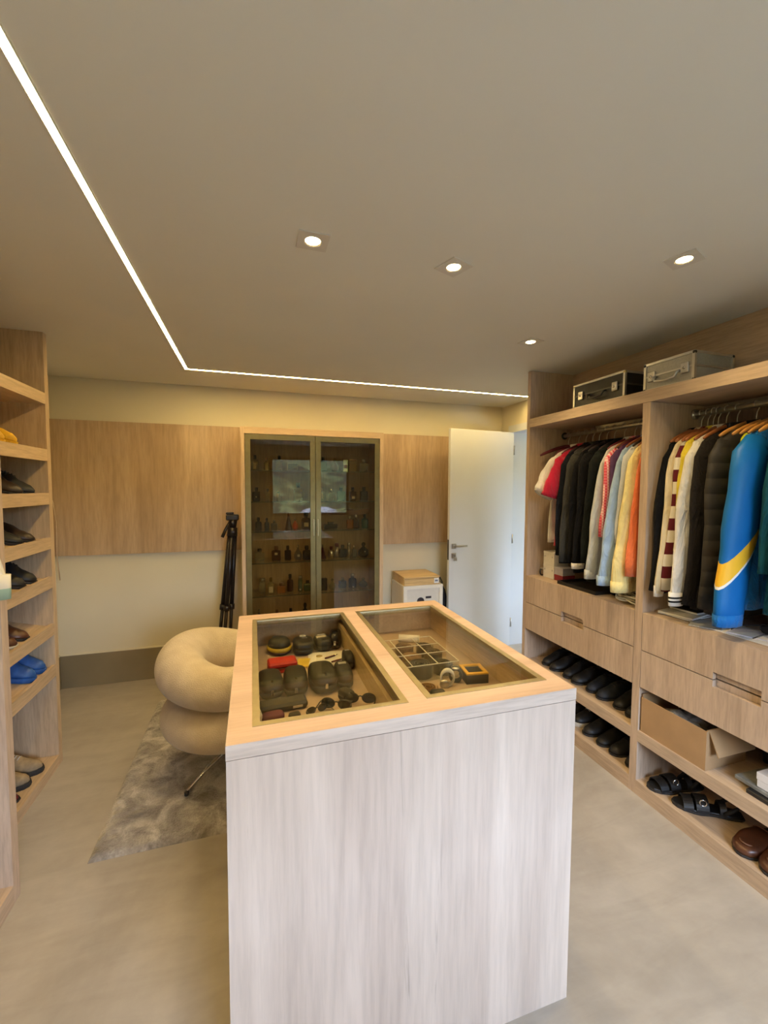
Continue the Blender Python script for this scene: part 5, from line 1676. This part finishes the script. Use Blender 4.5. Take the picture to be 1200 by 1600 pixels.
LW = lambda w_, h_, z: (w_, h_, z, M_LABW)
BOTTLES = [
    # shelf, x, width, height, kind, colour, cap, label, door
    ('clear bottle with wide black cap', 0, .020, .060, .125, 'flat', 'clear', 'b', LW(.022, .05, .012), 0),
    ('small clear bottle with gold top', 0, .112, .044, .105, 'round', 'pale', 'g', None, 0),
    ('clear bottle with square black stopper', 0, .215, .055, .125, 'flat', 'clear', 'b', None, 0),
    ('glossy black box bottle', 1, .030, .060, .115, 'flat', 'black', 'b', LW(.012, .012, .03), 0),  # white square is a painted glint, not a paper label
    ('clear bottle with tiny dark cap', 1, .120, .040, .105, 'round', 'clear', 'b', None, 0),
    ('narrow pale flacon with white glint', 1, .205, .024, .085, 'slim', 'pale', 's', None, 0),
    ('large clear bottle with tall black cap', 1, .375, .070, .160, 'flat', 'clear', 'b', None, 0),
    ('black bottle framed by its clear pack', 2, .043, .052, .110, 'round', 'black', 'b', None, 0),
    ('slim black bottle', 2, .110, .040, .105, 'round', 'black', 'b', None, 0),
    ('short blue grey tumbler shaped bottle', 2, .170, .050, .085, 'flat', 'grey', 's', None, 0),
    ('amber cone bottle with dark top', 2, .290, .064, .150, 'cone', 'brown', 'w', None, 0),
    ('orange bottle beside the cone', 2, .345, .050, .105, 'bulb', 'orange', 'g', None, 0),
    ('dark amber bottle with white label', 2, .435, .078, .150, 'round', 'brown', 'b', LW(.038, .034, .03), 0),
    ('clear faceted bottle with dark ornate cap', 3, .050, .075, .105, 'flat', 'clear', 'b', None, 0),
    ('brown square bottle with silver badge', 3, .185, .072, .125, 'flat', 'brown', 'w', LW(.024, .020, .05), 0),
    ('black square bottle with black block cap', 3, .280, .054, .125, 'flat', 'black', 'b', None, 0),
    ('grey bulb bottle with chrome stopper', 3, .365, .066, .130, 'bulb', 'grey', 's', LW(.02, .02, .03), 0),
    ('round black bottle near the door frame', 3, .440, .072, .120, 'round', 'black', 'b', None, 0),
    ('tall clear cylinder flacon', 4, .068, .050, .130, 'slim', 'clear', 's', None, 0),
    ('pale gold bottle with white label', 4, .138, .052, .135, 'round', 'pale', 'g', LW(.034, .05, .012), 0),
    ('squat amber bottle', 4, .222, .070, .090, 'flat', 'amber', 'w', None, 0),
    ('tall dark brown bottle', 4, .300, .054, .150, 'round', 'brown', 'b', None, 0),
    ('narrow green bottle with silver neck', 4, .385, .038, .135, 'slim', 'green', 's', LW(.014, .014, .01), 0),
    ('low olive green bottle', 4, .448, .068, .090, 'flat', 'green', 'b', None, 0),
    ('dark bottle with shiny cap', 5, .040, .050, .140, 'round', 'brown', 's', None, 0),
    ('amber bottle with brown cap', 5, .185, .050, .125, 'round', 'amber', 'w', None, 0),
    ('grey bottle with black cap', 5, .300, .052, .130, 'flat', 'grey', 'b', None, 0),
    ('broad black bottle with pointed stopper', 5, .425, .078, .165, 'bulb', 'black', 'b', None, 0),
    ('green glass bottle with black cap', 0, .588, .056, .125, 'flat', 'green', 'b', None, 1),
    ('amber bulb bottle with gold neck', 0, .690, .068, .120, 'bulb', 'amber', 'g', None, 1),
    ('narrow white carton with pink print', 0, .785, .040, .105, 'box', 'silver', 's', (.028, .03, .03, plain('pink_print', (.62, .30, .30), .5)), 1),
    ('olive gold carton', 0, .848, .066, .110, 'box', 'gold', 'g', None, 1),
    ('broad clear bottle by the door frame', 0, .945, .072, .110, 'flat', 'clear', 's', None, 1),
    ('clear bottle with bright side edge', 1, .578, .042, .115, 'flat', 'clear', 's', LW(.008, .05, .02), 1),  # narrow white strip on the body stands for the bright side edge
    ('round clear bottle', 1, .660, .060, .105, 'round', 'clear', 's', None, 1),
    ('teal square bottle with teal cap', 1, .752, .070, .120, 'flat', 'teal', 'b', None, 1),
    ('clear bottle with black ball cap and white label', 1, .853, .058, .120, 'flat', 'brown', 'b', LW(.026, .022, .018), 1),
    ('solid black square bottle', 1, .950, .066, .125, 'flat', 'black', 'b', None, 1),
    ('amber tumbler with pale lid', 2, .820, .056, .110, 'slab', 'amber', 's', None, 1),
    ('dark amber bottle with pale lid', 2, .880, .056, .125, 'slab', 'brown', 's', None, 1),
    ('dark teal bottle with black top', 2, .965, .060, .125, 'round', 'teal', 'b', None, 1),
    ('low dark blue bottle lying flat', 2, .650, .120, .062, 'flat', 'navy', 'b', None, 1),
    ('flask with dark base and clear neck', 3, .580, .058, .125, 'cone', 'red', 's', None, 1),
    ('silver bottle with dark red cap', 3, .655, .060, .105, 'round', 'silver', 'r', None, 1),
    ('slim silver atomiser with dark cap', 3, .707, .036, .130, 'slim', 'silver', 'r', None, 1),
    ('dark navy square bottle', 3, .763, .068, .110, 'flat', 'navy', 'b', None, 1),
    ('slim silver atomiser with silver cap', 3, .815, .030, .130, 'slim', 'silver', 's', None, 1),
    ('plain grey glass bottle', 3, .862, .045, .105, 'flat', 'grey', 's', None, 1),
    ('large black spherical bottle', 3, .945, .100, .135, 'bulb', 'black', 'b', LW(.012, .012, .05), 1),  # small white patch paints the shine on the sphere
    ('black box shaped bottle', 4, .583, .058, .105, 'box', 'black', 'b', None, 1),
    ('faint clear bottle', 4, .662, .060, .100, 'bulb', 'clear', 's', None, 1),
    ('dark blue square bottle', 4, .760, .068, .095, 'flat', 'navy', 's', None, 1),
    ('round navy bottle with chrome cap', 4, .852, .074, .125, 'round', 'navy', 's', LW(.016, .012, .006), 1),
    ('low dark clear bottle with silver top', 4, .952, .080, .085, 'bulb', 'grey', 's', None, 1),
]
for (ds, sf, x, w_, h_, kd, cl_, cp, lb, dr_) in BOTTLES:
    bottle(ds, sf, x, w_, h_, kd, cl_, cp, lb, y=3.66 + random.uniform(-.02, .03), door=dr_)
# framed card and wooden tray among the bottles
pf = thing('picture_frame', 'tiny white edged frame on the top glass shelf', 'frame', (.325, 3.655, SHZ[0] + .0005), R(4))
f = MB()
for q in ((-.046, .046, 0, .006), (-.046, .046, .060, .066), (-.046, -.040, .006, .060), (.040, .046, .006, .060)):
    f.box(q[0], q[1], -.004, .004, q[2], q[3])
f.build('frame_border', M_LABW, pf)
MB().box(-.040, .040, -.001, .003, .006, .060).build('card', plain('brown_card', (.22, .16, .10), .6, noise=.4, nscale=90), pf)
bt = thing('wooden_tray', 'boat shaped wooden tray balanced on the bottles, third shelf', 'tray', (.80, 3.66, SHZ[2] + .1268))
rr = []
for k in range(17):
    u = -1 + 2 * k / 16
    w_ = .055 * math.sqrt(max(0, 1 - abs(u) ** 3.2)) + .003
    hgt = .036 + .014 * abs(u) ** 3
    x = .21 * u
    lo = .010 * abs(u) ** 2.5 if abs(u) > .55 else 0.0
    lo = .030 * max(0, (abs(u) - .62) / .38) ** 1.5
    rr.append([(x, -w_ * .6, lo), (x, w_ * .6, lo), (x, w_, hgt), (x, w_ * .86, hgt), (x, w_ * .5, lo + .008), (x, -w_ * .5, lo + .008), (x, -w_ * .86, hgt), (x, -w_, hgt)])
MB().rings(rr, smooth=False).build('tray_hull', wood('walnut_tray', 'x', light=(.40, .27, .16), dark=(.28, .17, .09)), bt)
MB().box(-.03, .05, -.02, .02, .0085, .045, .004).build('inner_block', M_WOODC, bt)
